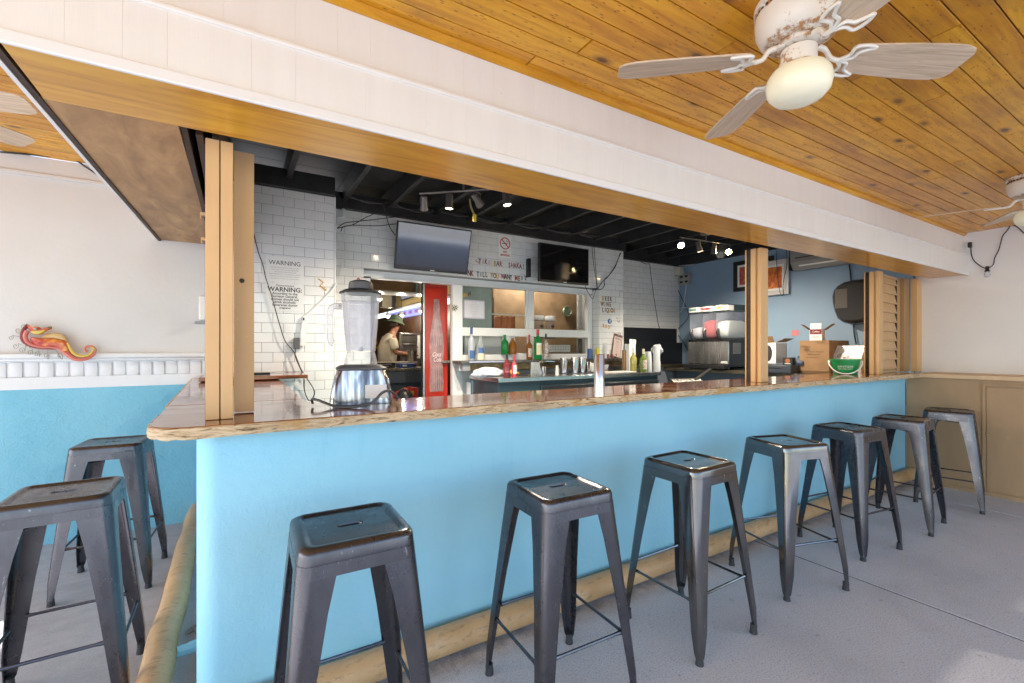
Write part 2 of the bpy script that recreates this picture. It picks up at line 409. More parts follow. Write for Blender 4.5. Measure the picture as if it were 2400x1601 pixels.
def struct(name, loc=(0, 0, 0)):
    return thing(name, None, None, loc, 0, None, 'structure')
def copy_tree(o, parent=None):
    c = o.copy(); COL.objects.link(c); c.parent = parent
    for ch in [x for x in bpy.data.objects if x.parent == o]: copy_tree(ch, c)
    return c
def inst(me, name, loc, parent, rot=None, scale=None):
    o = bpy.data.objects.new(name, me); COL.objects.link(o); o.parent = parent; o.location = loc
    if rot: o.rotation_euler = rot
    if scale: o.scale = scale
    return o
def text(name, body, size, loc, rot, m, parent=None, ext=0.0006, align='LEFT', shear=0, sx=1.0, bold=0.0):
    cu = bpy.data.curves.new(name, 'FONT'); cu.body = body; cu.size = size; cu.extrude = ext; cu.align_x = align; cu.shear = shear; cu.offset = bold
    cu.resolution_u = 3
    t = bpy.data.objects.new(name, cu); COL.objects.link(t)
    dg = bpy.context.evaluated_depsgraph_get(); me = bpy.data.meshes.new_from_object(t.evaluated_get(dg))
    bpy.data.objects.remove(t); bpy.data.curves.remove(cu)
    me.materials.clear(); me.materials.append(m)
    o = bpy.data.objects.new(name, me); COL.objects.link(o)
    o.rotation_euler = rot; o.scale = (sx, 1, 1)
    if parent: o.parent = parent; o.location = Vector(loc) - Vector(parent.location)
    else: o.location = loc
    return o
FY = (R(90), 0, 0)          # writing on a wall that faces the camera side
FX = (R(90), 0, R(-90))     # writing on a wall that faces the left
def cable(name, label, pts, r=0.004, m=None, group=None, sub=8):
    P = catmull(pts, sub); b = MB(P[0]); b.tube(P, r, 6)
    return tag(b.build(name, m or BLACKP), label, 'cable', group)

# ================================================================== THE SETTING
g = MB(); g.box(-60, -60, -0.3, 60, 60, -0.05)
tag(g.build('ground', mat('pale outdoor paving', (.40, .40, .40), 0.9, var=0.2)), kind='structure')
fl = struct('floor')
for x0, x1 in ((-4.5, -2.05), (-2.036, 2.922), (2.936, 5.041), (5.053, 6.0)):
    MB().box(x0, -3.2, -0.05, x1, 5.0, 0).build('floor_slab', FLOOR, fl, bevel=0.0025, seg=1)
MB().box(-4.5, -3.2, -0.051, 6.0, 5.0, -0.0035).build('slab_bed', mat('dark joint dirt', (.05, .05, .055), .9), fl)

# pine board ceilings
def plank_mesh(wd, L):
    c = 0.0009; P = [(-wd / 2, .014), (-wd / 2, c), (-wd / 2 + c, 0), (wd / 2 - c, 0), (wd / 2, c), (wd / 2, .014)]
    m = MB(); m.loft([[(x, y, z) for y, z in P] for x in (0, L)])
    me = m.mesh('board'); me.materials.append(CEIL); return me
def ceiling(name, x0, x1, y0, y1, z, lens):
    root = struct(name); wd = 0.0875
    cache = {}
    y = y1 - wd / 2; row = 0
    while y > y0:
        x = x0 - random.uniform(0, 1.2)
        while x < x1:
            L = random.choice(lens); a = max(x, x0); b = min(x + L, x1)
            if b - a > 0.15:
                key = round(b - a, 2)
                if key not in cache: cache[key] = plank_mesh(wd - 0.0046, key - 0.004)
                inst(cache[key], 'board', (a, y, z + random.uniform(-.0008, .0008)), root)
            x += L
        y -= wd; row += 1
    MB().box(x0, y0, z + .0145, x1, y1, z + .06).build('backing', mat('dark gap wood', (.010, .006, .004), .9), root)
ceiling('porch_ceiling', -0.49, 5.915, -1.7, 1.49, 2.36, (1.22, 1.83, 2.44, 3.05))
ceiling('side_ceiling', -3.90, -0.50, -1.9, 4.07, 2.50, (1.22, 1.83, 3.05))
MB().box(-4.02, -1.8, 2.62, 6.1, 1.46, 2.70).build('porch_roof', mat('white roof sheet', (.7, .7, .7), 0.6))['kind'] = 'structure'
b = MB(); b.box(-4.02, 1.46, 2.84, 6.1, 5.0, 2.90)
b.build('bar_roof_sheet', MATS['white roof sheet'])['kind'] = 'structure'

# fascia beam of painted boards
fa = thing('fascia_beam', 'long cream painted beam of upright boards running over the bar front', 'beam')
def fascia_row(y, z0, z1, xs, nm):
    for a, c in zip(xs[:-1], xs[1:]):
        m = MB(); m.box(a + .00012, y, z0, c - .00012, y + .018, z1); m.build(nm, FASC, fa, bevel=0.0003)
xs = [-.494, -.35, -.244, -.155, .033, .145]; x = .145
while x < 5.9: x += random.choice((.10, .15, .19, .20, .11)); xs.append(min(x, 5.92))
fascia_row(1.463, 1.985, 2.150, xs, 'lower_board')
x = -.494; xs = [x]
while x < 5.9: x += random.choice((.12, .18, .21, .10)); xs.append(min(x, 5.92))
fascia_row(1.490, 2.150, 2.352, xs, 'upper_board')
MB().box(-.494, 1.456, 2.145, 5.92, 1.492, 2.160).build('ridge_strip', FASC, fa, bevel=0.004)
MB().box(-.494, 1.452, 1.957, 5.92, 1.466, 1.988).build('bottom_trim', mat('white trim paint', (.80, .80, .80), 0.4), fa, bevel=0.003)
MB().box(-.49, 1.508, 1.99, 5.92, 1.53, 2.60).build('backing', BLACK, fa)
tr = MB(); tr.loft([[(x, 1.489 - .022 + yy, 2.359 + zz) for yy, zz in ((.022, 0), (0, 0), (.003, -.014), (.012, -.022), (.022, -.024))] for x in (-.49, 5.92)])
tag(tr.build('ceiling_moulding', SOFF), 'thin orange wooden moulding where the pine ceiling meets the cream beam', 'moulding')

# soffits
b = MB(); b.box(-.46, 1.466, 1.966, 2.18, 1.752, 1.985); b.box(2.182, 1.466, 1.966, 5.92, 1.752, 1.985)
tag(b.build('soffit', SOFF), kind='structure')
b = MB(); b.loft([[(-.47, y, z), (-.16, y, z), (-.16, y, z + .018), (-.47, y, z + .018)] for y, z in ((1.754, 1.972), (2.5, 1.99), (3.2, 2.015), (4.078, 2.045))])
tag(b.build('side_soffit', BROWN), kind='structure')
b = MB(); b.loft([[(-.484, y, z), (-.468, y, z), (-.468, y, z + .2), (-.484, y, z + .2)] for y, z in ((1.47, 1.962), (2.5, 1.985), (3.2, 2.008), (4.078, 2.036))])
tag(b.build('drip_board', DKWOOD), 'dark brown board along the outer edge of the side soffit', 'board')
b = MB(); b.loft([[(-.497, y, z), (-.485, y, z), (-.485, y, 2.498), (-.497, y, 2.498)] for y, z in ((1.47, 1.96), (2.5, 1.986), (3.2, 2.013), (4.078, 2.046))])
tag(b.build('side_fascia', MATS['white trim paint']), 'white painted fascia board above the side opening of the bar', 'fascia')
b = MB(); b.box(-.158, 1.754, 1.98, -.14, 4.075, 2.60); b.box(-.12, 1.84, 1.985, -.10, 4.07, 2.6); b.box(-.075, 1.84, 1.99, -.055, 4.07, 2.6)
tag(b.build('shutter_track', DKWOOD), 'dark brown sliding shutter track over the side opening', 'track')
b = MB(); b.box(-.1, 1.756, 1.985, 5.9, 1.775, 2.78); tag(b.build('inner_header', BLACK), kind='structure')

# black roof structure of the bar
rf = struct('bar_ceiling')
y = 1.53
while y < 4.9:
    MB().box(-.14, y, 2.795, 5.9, y + .235, 2.81).build('deck_board', BLACK, rf, bevel=0.002); y += .238
raf = MB((0, 0, 0)); raf.box(0, 1.78, 2.625, .042, 4.85, 2.79); rme = None
for i, x in enumerate((-.08, .33, .82, 1.24, 1.69, 2.07, 2.53, 2.97, 3.40, 3.83, 4.26, 4.70, 5.13, 5.55)):
    if i == 0: r0 = raf.build('rafter', BLACK, rf, bevel=0.003); r0.location.x = x
    else:
        r_ = r0.copy(); COL.objects.link(r_); r_.location.x = x
MB().box(-.15, 4.03, 2.552, .70, 4.10, 2.70).build('header_beam', BLACK, rf, bevel=0.003)
MB().box(.70, 4.37, 2.555, 4.40, 4.46, 2.70).build('header_beam', BLACK, rf, bevel=0.003)
MB().box(4.40, 4.67, 2.535, 5.89, 4.76, 2.70).build('header_beam', BLACK, rf, bevel=0.003)
MB().box(5.82, 1.78, 2.53, 5.888, 4.66, 2.79).build('header_beam', BLACK, rf, bevel=0.003)
MB().box(-.15, 4.10, 2.56, 5.9, 4.12, 2.79).build('blocking', BLACK, rf) if False else None

# walls --------------------------------------------------------------
_tc = {}
def tile_mesh(w_, h_):
    key = (round(w_, 3), round(h_, 3))
    if key not in _tc:
        c = .0016; m = MB(); a, d = w_ / 2, h_ / 2
        m.add([(-a, 0, -d), (a, 0, -d), (a, 0, d), (-a, 0, d), (-a, -.005, -d), (a, -.005, -d), (a, -.005, d), (-a, -.005, d),
               (-a + c, -.0068, -d + c), (a - c, -.0068, -d + c), (a - c, -.0068, d - c), (-a + c, -.0068, d - c)],
              [(0, 1, 5, 4), (1, 2, 6, 5), (2, 3, 7, 6), (3, 0, 4, 7), (4, 5, 9, 8), (5, 6, 10, 9), (6, 7, 11, 10), (7, 4, 8, 11), (8, 9, 10, 11)])
        me = m.mesh('tile'); me.materials.append(TILE); _tc[key] = me
    return _tc[key]
def tiles(root, x0, x1, z0, z1, y, zl, xa, xb):
    k = -int((z1 - zl) / .0782 + 1)
    while True:
        zt = zl - .0782 * k; zb = zt - .0782; off = xa if k % 2 else xb
        if zt < z0 + .004: break
        t_, b_ = min(zt, z1), max(zb, z0)
        if t_ - b_ > .008:
            n0 = math.floor((x0 - off) / .1544)
            x = off + n0 * .1544
            while x < x1:
                a, c = max(x, x0), min(x + .1544, x1)
                if c - a > .012:
                    inst(tile_mesh(c - a - .0025, t_ - b_ - .0025), 'tile', ((a + c) / 2, y + random.uniform(-.0004, .0004), (t_ + b_) / 2), root,
                         (random.gauss(0, .0022), 0, random.gauss(0, .0022)))
                x += .1544
        k += 1
pw = struct('pier_wall')
MB().box(-.155, 4.085, 0, .700, 4.42, 2.552).build('grout', GROUT, pw)
MB().box(.701, 4.074, 0, .712, 4.42, 2.552).build('edge_trim', WFRAME, pw)
tiles(pw, -.155, .700, .70, 2.549, 4.085, 2.489, .161, .240)
bw = struct('back_wall')
MB().box(.712, 4.426, 2.03, 4.394, 4.76, 2.556).build('grout', GROUT, bw)
MB().box(.712, 4.426, 0, 1.024, 4.70, 2.03).build('grout', GROUT, bw)
MB().box(3.976, 4.426, 0, 4.394, 4.76, 2.03).build('grout', GROUT, bw)
tiles(bw, .712, 4.394, 2.032, 2.555, 4.426, 2.489, .850, .930)
tiles(bw, .712, 1.024, .60, 2.032, 4.426, 2.489, .850, .930)
tiles(bw, 3.972, 4.394, 1.14, 2.032, 4.426, 2.489, .850, .930)
for k in range(12):
    zt = 2.489 - .0782 * (k + 6)
    inst(tile_mesh(.125, .0757), 'tile', (3.9745, 4.49, zt - .0391), bw, (0, 0, R(-90)))
sw = struct('side_wall')
MB().box(4.394, 4.726, 0, 5.89, 4.86, 2.536).build('grout', GROUT, sw)
tiles(sw, 4.394, 5.888, 1.30, 2.534, 4.726, 2.455, 4.852, 4.781)
MB().box(5.892, 1.86, 0, 6.05, 4.86, 2.54).build('blue_wall', BLUE)['kind'] = 'structure'
MB().box(5.92, -1.9, 0, 6.06, 1.855, 2.375).build('right_wall', WALLW)['kind'] = 'structure'
# wall left of the bar: plaster, moulding, header bricks and cyan dado
lw = struct('left_wall')
LWALL = m_whitewall('off white plaster', (.70, .70, .695), 24, .2)
MB().box(-4.2, 4.08, 1.225, -.156, 4.30, 2.40).build('plaster', LWALL, lw)
MB().box(-4.2, 4.068, 2.385, -.49, 4.30, 2.50).build('ceiling_band', LWALL, lw, bevel=0.004)
MB().box(-4.2, 4.060, 2.372, -.49, 4.079, 2.398).build('picture_rail', LWALL, lw, bevel=0.006)
MB().box(-4.2, 4.045, 1.205, -.156, 4.30, 1.240).build('ledge', BRICKW, lw, bevel=0.008)
MB().box(-4.2, 4.056, 1.187, -.156, 4.30, 1.205).build('ledge', BRICKW, lw, bevel=0.006)
MB().box(-4.2, 4.092, 1.078, -.156, 4.30, 1.187).build('mortar', BRICKW, lw)
bme = []
for q in range(5):
    m = MB(); hw = .0315 + random.uniform(-.002, .002)
    m.loft([[(x * (hw - i2), 4.093 - dy, 1.132 + z * (.047 - i2)) for x, z in ((-1, -1), (1, -1), (1, 1), (-1, 1))] for dy, i2 in ((0, 0), (.008, .0005), (.011, .0035))])
    me = m.mesh('brick'); me.materials.append(BRICKW)
    for p in me.polygons: p.use_smooth = True
    bme.append(me)
x = -.192
while x > -4.2:
    inst(random.choice(bme), 'brick', (x, random.uniform(-.003, .003), random.uniform(-.003, .003)), lw, (0, random.gauss(0, .01) * 0, 0)); x -= .0722
MB().box(-4.2, 4.076, 1.008, -.156, 4.30, 1.084).build('white_band', BRICKW, lw)
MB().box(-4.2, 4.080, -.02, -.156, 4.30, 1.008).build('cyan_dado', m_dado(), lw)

# bar front wall, L shaped with a rounded corner
b = MB(); out = [(5.54, 1.81), (5.54, 1.96), (.03, 1.96), (.03, 4.08), (-.12, 4.08)] + \
    [(-.12 + .07 - .07 * math.cos(a), 1.81 + .07 - .07 * math.sin(a)) for a in [i * math.pi / 16 for i in range(9)]]
b.loft([[(x, y, z) for x, y in out] for z in (-.02, .997)])
tag(b.build('bar_wall', CYAN), kind='structure')

# bar counter
ct = thing('bar_counter', 'long reddish brown varnished wooden bar top with a weathered pale edge', 'counter', (0, 1.68, 1.0))
O = (0, 1.68, 1.0)
corner = [(-.235 + .11 - .11 * math.cos(a), 1.68 + .13 - .13 * math.sin(a)) for a in [i * math.pi / 20 for i in range(11)]]
front = [(x, 1.68) for x in [i * .22 for i in range(0, 27)] if x < 5.52] + [(5.52, 1.685)]
m = MB(O); P = corner + front + [(5.52, 2.12), (.37, 2.12), (.30, 2.13), (.268, 2.20), (.262, 2.33), (-.248, 2.33)]
m.loft([[(x, y, z) for x, y in P] for z in (1.002, 1.035)]); m.build('main_slab', CTOP, ct, bevel=0.003)
m = MB(O)
m.loft([[(xa, y, z - .033), (xb, y, z - .033), (xb, y, z), (xa, y, z)] for y, z, xa, xb in ((2.333, 1.0352, -.248, .262), (3.0, 1.038, -.262, .262), (3.7, 1.046, -.275, .262), (4.078, 1.050, -.283, .262))])
m.build('side_slab', CTOP, ct, bevel=0.003)
m = MB(O); loops = []; PP = [(-.249, 4.07), (-.249, 3.2), (-.249, 2.33)]
E_ = [(-.240, 2.33), (-.2375, 2.0)] + corner + front
for i, (x, y) in enumerate(E_):
    p0 = Vector(E_[max(i - 1, 0)]); p1 = Vector(E_[min(i + 1, len(E_) - 1)]); d = (p1 - p0).normalized(); nrm = Vector((d.y, -d.x))
    wob = .004 + random.uniform(0, .004); zz = random.uniform(-.0035, .002)
    loops.append([(x - nrm.x * .002, y - nrm.y * .002, 1.0335), (x + nrm.x * wob, y + nrm.y * wob, 1.031), (x + nrm.x * (wob + .002), y + nrm.y * (wob + .002), 1.015), (x + nrm.x * wob, y + nrm.y * wob, .999 + zz), (x - nrm.x * .004, y - nrm.y * .004, .998 + zz)])
m.loft(loops); m.build('raw_edge', EDGE, ct)
m = MB(O); m.loft([[(x1, y, z - .036), (x1 + .01, y, z - .036), (x1 + .01, y, z - .001), (x1, y, z - .003)] for y, z, x1 in ((2.335, 1.035, -.256), (3.0, 1.038, -.270), (3.7, 1.046, -.283), (4.076, 1.050, -.291))])
m.build('side_edge', EDGE, ct)
m = MB((0, 3.62, 1.05)); m.box(-.22, 3.62, 1.052, .44, 4.07, 1.078)
fp = tag(m.build('wooden_flap', CTOP, bevel=0.003), 'dark wooden flap shelf lying over the far end of the side counter', 'shelf')
m = MB(); m.tube([(.02, 3.72, 1.088), (.20, 3.70, 1.088)], .009, 8)
tag(m.build('bottle_opener', BLACKP), 'short black rod lying on the dark wooden flap shelf by the tan post', 'rod')

# right side: brown cabinet run under the white wall
cb = thing('low_cabinet', 'brown painted cabinet run under the white wall at the end of the bar', 'cabinet', (5.54, 0, 0)); O = (5.54, 0, 0)
MB(O).box(5.54, -1.85, -.02, 5.60, 1.80, .997).build('panel', TANB, cb)
MB(O).box(5.497, -1.85, .997, 5.925, 1.70, 1.036).build('ledge', m_tan('tan ledge paint', (.70, .50, .31)), cb, bevel=0.004)
m = MB(O); m.box(5.525, 1.255, .03, 5.542, 1.275, .965); m.box(5.525, .12, .03, 5.542, .14, .965); m.box(5.5252, .14, .945, 5.5418, 1.255, .965)
m.build('door_trim', TANB, cb, bevel=0.002)
d = MB(O).box(5.533, .145, .045, 5.5415, 1.250, .936).build('door', TANB, cb, bevel=0.002)
m = MB(O); kp = onX(2315, 1018, 5.53); m.lathe([(.001, -.014), (.009, -.012), (.011, -.006), (.006, 0)], (kp.x, kp.y, kp.z), 12, Matrix.Rotation(R(90), 3, 'Y'))
kb = m.build('knob', mat('old brass', (.45, .33, .16), 0.4, 0.6), d)
MB(O).box(5.529, -1.85, -.02, 5.5415, 1.79, .035).build('base_board', TANB, cb, bevel=0.002)

# foot rails
def railpipe(name, label, pts, stub=None):
    m = MB(pts[0]); m.tube(pts, .055, 20); o = tag(m.build(name, PIPE), label, 'foot rail', 'foot rails at the base of the bar'); return o
railpipe('foot_rail', 'long tan painted pipe foot rail along the front of the cyan bar', [(-.12 + .05, 1.752, .068), (1.5, 1.750, .070), (3.2, 1.752, .069), (5.535, 1.752, .074)])
pts = [(-.255 + random.uniform(-.008, .008), 1.62 + i * .246, .082 + random.uniform(-.004, .004)) for i in range(11)]
lr = railpipe('foot_rail', 'scuffed tan pipe foot rail running beside the cyan bar on the left', catmull(pts, 3))
for yy in (2.22, 3.5):
    m = MB(pts[0]); m.tube(catmull([(-.115, yy, .09), (-.16, yy - .01, .082), (-.205, yy - .02, .085)], 4), [.022, .024, .020, .023, .024, .021, .022, .021, .020], 9)
    s_ = m.build('bracket', CYAN, lr); 
m = MB((-.165, 2.50, 0)); 
for q in range(7): m.lathe([(.001, 0), (.014, .003), (.016, .010), (.001, .018)], (-.165 + random.uniform(-.022, .022), 2.50 + random.uniform(-.03, .03), 0), 7)
tag(m.build('cement_crumb', GROUT), 'small pale lump of cement on the floor between the pipe and cyan wall', 'rubble')

# ------------------------------------------------------------------ posts and louvre shutter
def window_post(x, label, z1=1.966):
    t = thing('window_post', label, 'post', (x, 1.80, 1.036), 0, 'tan posts standing on the bar top'); O = (x, 1.80, 1.036)
    MB(O).box(x, 1.80, 1.036, x + .085, 1.826, z1).build('front_board', TAN, t, bevel=0.002)
    MB(O).box(x + .012, 1.826, 1.036, x + .07, 1.838, z1).build('filler', TAN, t)
    MB(O).box(x - .006, 1.838, 1.036, x + .07, 1.872, z1).build('back_board', TAN, t, bevel=0.002)
    MB(O).box(x, 1.873, 1.036, x + .06, 1.903, z1).build('track', DKWOOD, t)
    MB(O).box(x - .008, 1.904, 1.036, x + .06, 1.911, z1).build('edge_strip', TAN, t)
    return t
window_post(3.09, 'narrow tan post halfway along the bar with a dark track on its left side')
window_post(4.935, 'narrow tan post at the left side of the louvred shutter')
t = thing('corner_post', 'wide tan corner post of double boards near the left end of the bar', 'post', (-.091, 1.80, 1.036)); O = (-.091, 1.80, 1.036)
MB(O).box(-.091, 1.80, 1.036, -.052, 1.86, 1.966).build('front_board', TAN, t, bevel=0.002)
MB(O).box(-.049, 1.80, 1.036, -.013, 1.86, 1.966).build('front_board', TAN, t, bevel=0.002)
MB(O).box(-.052, 1.815, 1.036, -.049, 1.86, 1.966).build('filler', DKWOOD, t)
MB(O).box(-.012, 1.93, 1.040, .052, 1.99, 1.99).build('rear_board', TAN, t, bevel=0.002)
MB(O).box(-.095, 1.862, 1.036, -.02, 1.90, 1.97).build('track', DKWOOD, t)
m = MB(O); hp = onY(567, 658, 1.929); m.lathe([(.0015, -.002), (.0085, -.0015), (.0085, 0), (.006, .001)], hp, 14, Matrix.Rotation(R(90), 3, 'X'))
m.build('latch_hole', DKWOOD, t)
for z, y_ in ((1.83, 2.3), (1.735, 2.35)):
    m = MB((-.11, y_, z)); m.box(-.135, y_, z, -.10, y_ + .02, z + .012); m.box(-.135, y_, z - .012, -.131, y_ + .02, z)
    tag(m.build('latch_bracket', TAN), 'tan latch hook beside the corner post, %s of the two' % ('upper' if z > 1.8 else 'lower'), 'hook')
# louvred shutter, hinged a few degrees open
lv = thing('louvre_shutter', 'tan louvred shutter panel closing the right end of the bar opening', 'shutter', (5.022, 1.85, 1.04), R(5.5))
MB().box(0, .012, 0, .70, .020, .92).build('backing', TAND, lv)
for i in range(10):
    z = .028 + i * .091
    m = MB(); m.loft([[(x, .012, z + .088), (x, -.004, z + .014), (x, -.012, z + .012), (x, -.012, z), (x, -.005, z - .002), (x, .012, z + .004)] for x in (.002, .60)])
    m.build('slat', TAND, lv, bevel=0.0015)
MB().box(.604, -.002, 0, .62, .012, .925).build('gap_strip', DKWOOD, lv)
MB().box(.622, -.018, -.002, .642, .012, .925).build('stile', TAND, lv, bevel=0.002)
MB().box(0, -.010, .905, .60, .011, .928).build('top_rail', TAND, lv, bevel=0.002)
MB().box(0, -.010, -.003, .60, .011, .02).build('bottom_rail', TAND, lv, bevel=0.002)
t = thing('end_post', 'tan corner boards where the louvred shutter meets the white wall', 'post', (5.66, 1.85, 1.036)); O = (5.66, 1.85, 1.036)
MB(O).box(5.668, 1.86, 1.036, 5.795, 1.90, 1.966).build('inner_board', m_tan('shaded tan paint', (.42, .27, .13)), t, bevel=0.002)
MB(O).box(5.80, 1.80, 1.036, 5.918, 1.853, 1.966).build('outer_board', TAN, t, bevel=0.003)
# thin ledge of the bar top continuing under the shutter is the bar counter itself

# ================================================================== THINGS
# ------------------------------------------------------------------ metal bar stools
def slot_loop(hx, hy, z, n=8):
    return rrect(hx, hy, hy * .98, n, z)
def make_stool(m_, label):
    t = thing('bar_stool', label, 'stool', (0, 0, 0), 0, 'metal bar stools around the bar')
    sl = lambda hx, z: slot_loop(hx, .0115 * hx / .034, z)
    L = [sl(.034, .742), sl(.034, .7555), sl(.0375, .7585), sl(.041, .7585), rrect(.112, .112, .020, 8, .7585), rrect(.118, .118, .022, 8, .7585), rrect(.123, .123, .026, 8, .7640), rrect(.136, .136, .032, 8, .7640),
         rrect(.148, .148, .038, 8, .7580), rrect(.1515, .1515, .040, 8, .7480), rrect(.153, .153, .040, 8, .724), rrect(.150, .150, .038, 8, .7245), rrect(.148, .148, .038, 8, .746)]
    MB().loft(L, False, False).build('seat', m_, t, ang=0.9)
    m = MB(); m.loft([rrect(.1535 + .003 * i, .1535 + .003 * i, .040, 8, z) for i, z in enumerate((.7235, .690))] + [rrect(.150 + .002, .150 + .002, .036, 8, .6905), rrect(.149, .149, .036, 8, .7235)], False, False)
    m.build('apron', m_, t)
    def half(z): return .1535 + (.7235 - z) / .7235 * .062
    def legpts(sx, sy):
        loops = []
        for z, wd, r in ((.7225, .098, .038), (.69, .094, .038), (.60, .080, .034), (.40, .061, .028), (.26, .052, .024), (.12, .043, .02), (.045, .030, .014), (.028, .024, .012)):
            h = half(z) - (.006 if z < .05 else 0)
            out = [(h - wd, h), ]
            n = 5
            for i in range(n):
                a = math.pi / 2 * (1 - i / (n - 1)); out.append((h - r + r * math.cos(a), h - r + r * math.sin(a)))
            out.append((h, h - wd))
            ins = []
            d = .0035
            ins.append((h - d, h - wd))
            r2 = max(.004, r - d)
            for i in range(n):
                a = math.pi / 2 * (i / (n - 1)); ins.append((h - r + r2 * math.cos(a), h - r + r2 * math.sin(a)))
            ins.append((h - wd, h - d))
            P = out + ins
            P = [(x * sx, y * sy, z) for x, y in P]
            if sx * sy < 0: P.reverse()
            loops.append(P)
        return loops
    for sx, sy in ((1, 1), (-1, 1), (-1, -1), (1, -1)):
        lg = MB().loft(legpts(sx, sy)).build('leg', m_, t, ang=0.8)
        h = half(.03) - .021
        m = MB(); m.lathe([(.0135, .042), (.0145, .020), (.0165, 0.0), (.012, 0.0)], (sx * h, sy * h, 0), 12)
        m.build('rubber_foot', RUB, lg)
    for ax, z in ((0, .265), (1, .235)):
        for s in (-1, 1):
            h = half(z) - .012; a = h - .035
            p = [(-a, s * h, z), (-a + .03, s * h, z), (a - .03, s * h, z), (a, s * h, z)]
            if ax: p = [(y, x, z) for x, y, z in p]
            m = MB(); m.tube(p, [.0085, .0058, .0058, .0085], 7); m.build('footrest_bar', m_, t)
    for s, z in ((1, .668), (-1, .676)):
        m = MB(); a = .128; m.obox((0, 0, z), (.35, .014, .0035), Matrix.Rotation(s * R(45), 3, 'Z')); m.build('cross_brace', m_, t)
    return t
sA = make_stool(GUN, ''); sG = make_stool(GUNG, '')
stools = [(sA, .282, 1.387, -1, 'bar stool nearest the camera in front of the cyan bar wall'),
          (sA, 1.028, 1.371, -2, 'second bar stool from the left in the row along the bar front'),
          (sG, 1.779, 1.373, 1, 'shiny scratched bar stool at the middle of the row along the bar'),
          (sG, 2.612, 1.383, -16, 'shiny bar stool turned askew beside the crack in the floor, fourth along the bar'),
          (sA, 3.42, 1.415, -7, 'third bar stool from the brown cabinet end of the row'),
          (sA, 4.19, 1.385, 6, 'second bar stool from the brown cabinet, overlapping the cyan wall end'),
          (sA, 5.03, 1.356, 13, 'farthest bar stool, standing in front of the brown cabinet'),
          (sA, -.585, 3.276, -4, 'bar stool standing by the cyan wall at the far left corner'),
          (sA, -.534, 2.234, 1, 'bar stool cut by the left edge beside the tan pipe')]
used = set()
for src, x, y, rz, lab in stools:
    o = src if id(src) not in used else copy_tree(src)
    used.add(id(src)); o.location = (x, y, 0); o.rotation_euler = (0, 0, R(rz)); o['label'] = lab

# ------------------------------------------------------------------ ceiling fans
def make_fan(z_ceil, rz0, steps, label):
    t = thing('ceiling_fan', label, 'fan', (0, 0, z_ceil), 0, 'white ceiling fans under the pine boards')
    m = MB(); m.lathe([(.118, 0), (.124, -.006), (.124, -.022), (.116, -.028), (.116, -.034), (.122, -.038), (.122, -.052), (.120, -.085), (.108, -.112), (.086, -.128), (.04, -.132), (.0, -.132)], n=36)
    hs = m.build('motor_housing', RUST, t, ang=0.7)
    m = MB()
    for i in range(40):
        a = 2 * math.pi * i / 40; m.obox((.1172 * math.cos(a), .1172 * math.sin(a), -.031), (.004, .007, .0065), Matrix.Rotation(a, 3, 'Z'))
    m.build('vent_slots', DKWOOD, hs, smooth=False)
    m = MB(); m.lathe([(.0, -.128), (.055, -.130), (.062, -.136), (.062, -.146), (.046, -.150), (.0, -.15)], n=24); m.build('rotor', RUST, t)
    m = MB(); m.lathe([(.034, -.150), (.050, -.158), (.050, -.205), (.058, -.212), (.058, -.218), (.03, -.219)], n=24); sh = m.build('switch_housing', RUST, t)
    m = MB(); m.lathe([(.001, 0), (.006, .001), (.006, .006), (.001, .007)], (.050, 0, -.182), 8, Matrix.Rotation(R(90), 3, 'Y')); m.build('screw', CHROME, sh)
    m = MB(); m.lathe([(.055, -.216), (.078, -.224), (.088, -.240), (.091, -.262), (.086, -.288), (.068, -.308), (.036, -.320), (.0, -.322)], n=32)
    m.build('lamp_globe', mat('frosted cream glass', (.84, .80, .62), 0.25, Subsurface_Weight=0.0, Emission_Color=(.9, .85, .6, 1), Emission_Strength=0.02), t)
    for st in steps:
        a = R(rz0 + st); Rm = Matrix.Rotation(a, 3, 'Z'); pit = Matrix.Rotation(R(-12), 3, 'X')
        root = bpy.data.objects.new('blade_arm', None)
        # bracket
        m = MB()
        m.tube(catmull([(.052, 0, -.142), (.085, 0, -.150), (.105, 0, -.176), (.130, 0, -.182)], 5), [.0085] * 6 + [.0075] * 10, 8)
        for s in (1, -1):
            w1 = catmull([(.125, 0, -.182), (.150, s * .022, -.1825), (.150, s * .050, -.182), (.185, s * .058, -.182), (.215, s * .052, -.182)], 6)
            w2 = catmull([(.125, 0, -.182), (.165, s * .010, -.182), (.175, s * .034, -.182), (.215, s * .052, -.182)], 6)
            for w_ in (w1, w2): m.tube([pit @ Vector((p.x, p.y, 0)) + Vector((0, 0, p.z)) for p in w_], [.0055] * (len(w_) - 1) + [.003], 6)
        m.lathe([(.001, -.146), (.011, -.147), (.011, -.152), (.001, -.153)], (.055, .012, 0), 8)
        br = m.build('bracket', mat('white bracket enamel', (.80, .77, .70), 0.35), t); br.rotation_euler = (0, 0, a)
        m = MB(); P = []
        xs_ = [.155, .18, .24, .34, .44, .50, .535, .55]; ws = [.050, .054, .058, .065, .069, .068, .058, .040]
        top = [(x, w_) for x, w_ in zip(xs_, ws)]; P = top + [(x, -w_) for x, w_ in reversed(top)]
        A = [pit @ Vector((x, y, 0)) + Vector((0, 0, -.176)) for x, y in P]
        m.prism(A, pit @ Vector((0, 0, .006)))
        bl = m.build('blade', BLADE, t, bevel=0.0015); bl.rotation_euler = (0, 0, a)
    return t
f1 = make_fan(2.36, 0, (140, 60, -27, -115), 'rust-stained white ceiling fan with a cream globe over the middle of the bar front')
f1.location = (1.50, .755, 2.36)
f2 = make_fan(2.36, 0, (113, 31, -60, -150), 'ceiling fan cut by the right edge near the white end wall')
f2.location = (4.29, .755, 2.36)
f3 = make_fan(2.50, 0, (46, -14, -104, 140), 'ceiling fan at the far left showing only two bleached blades')
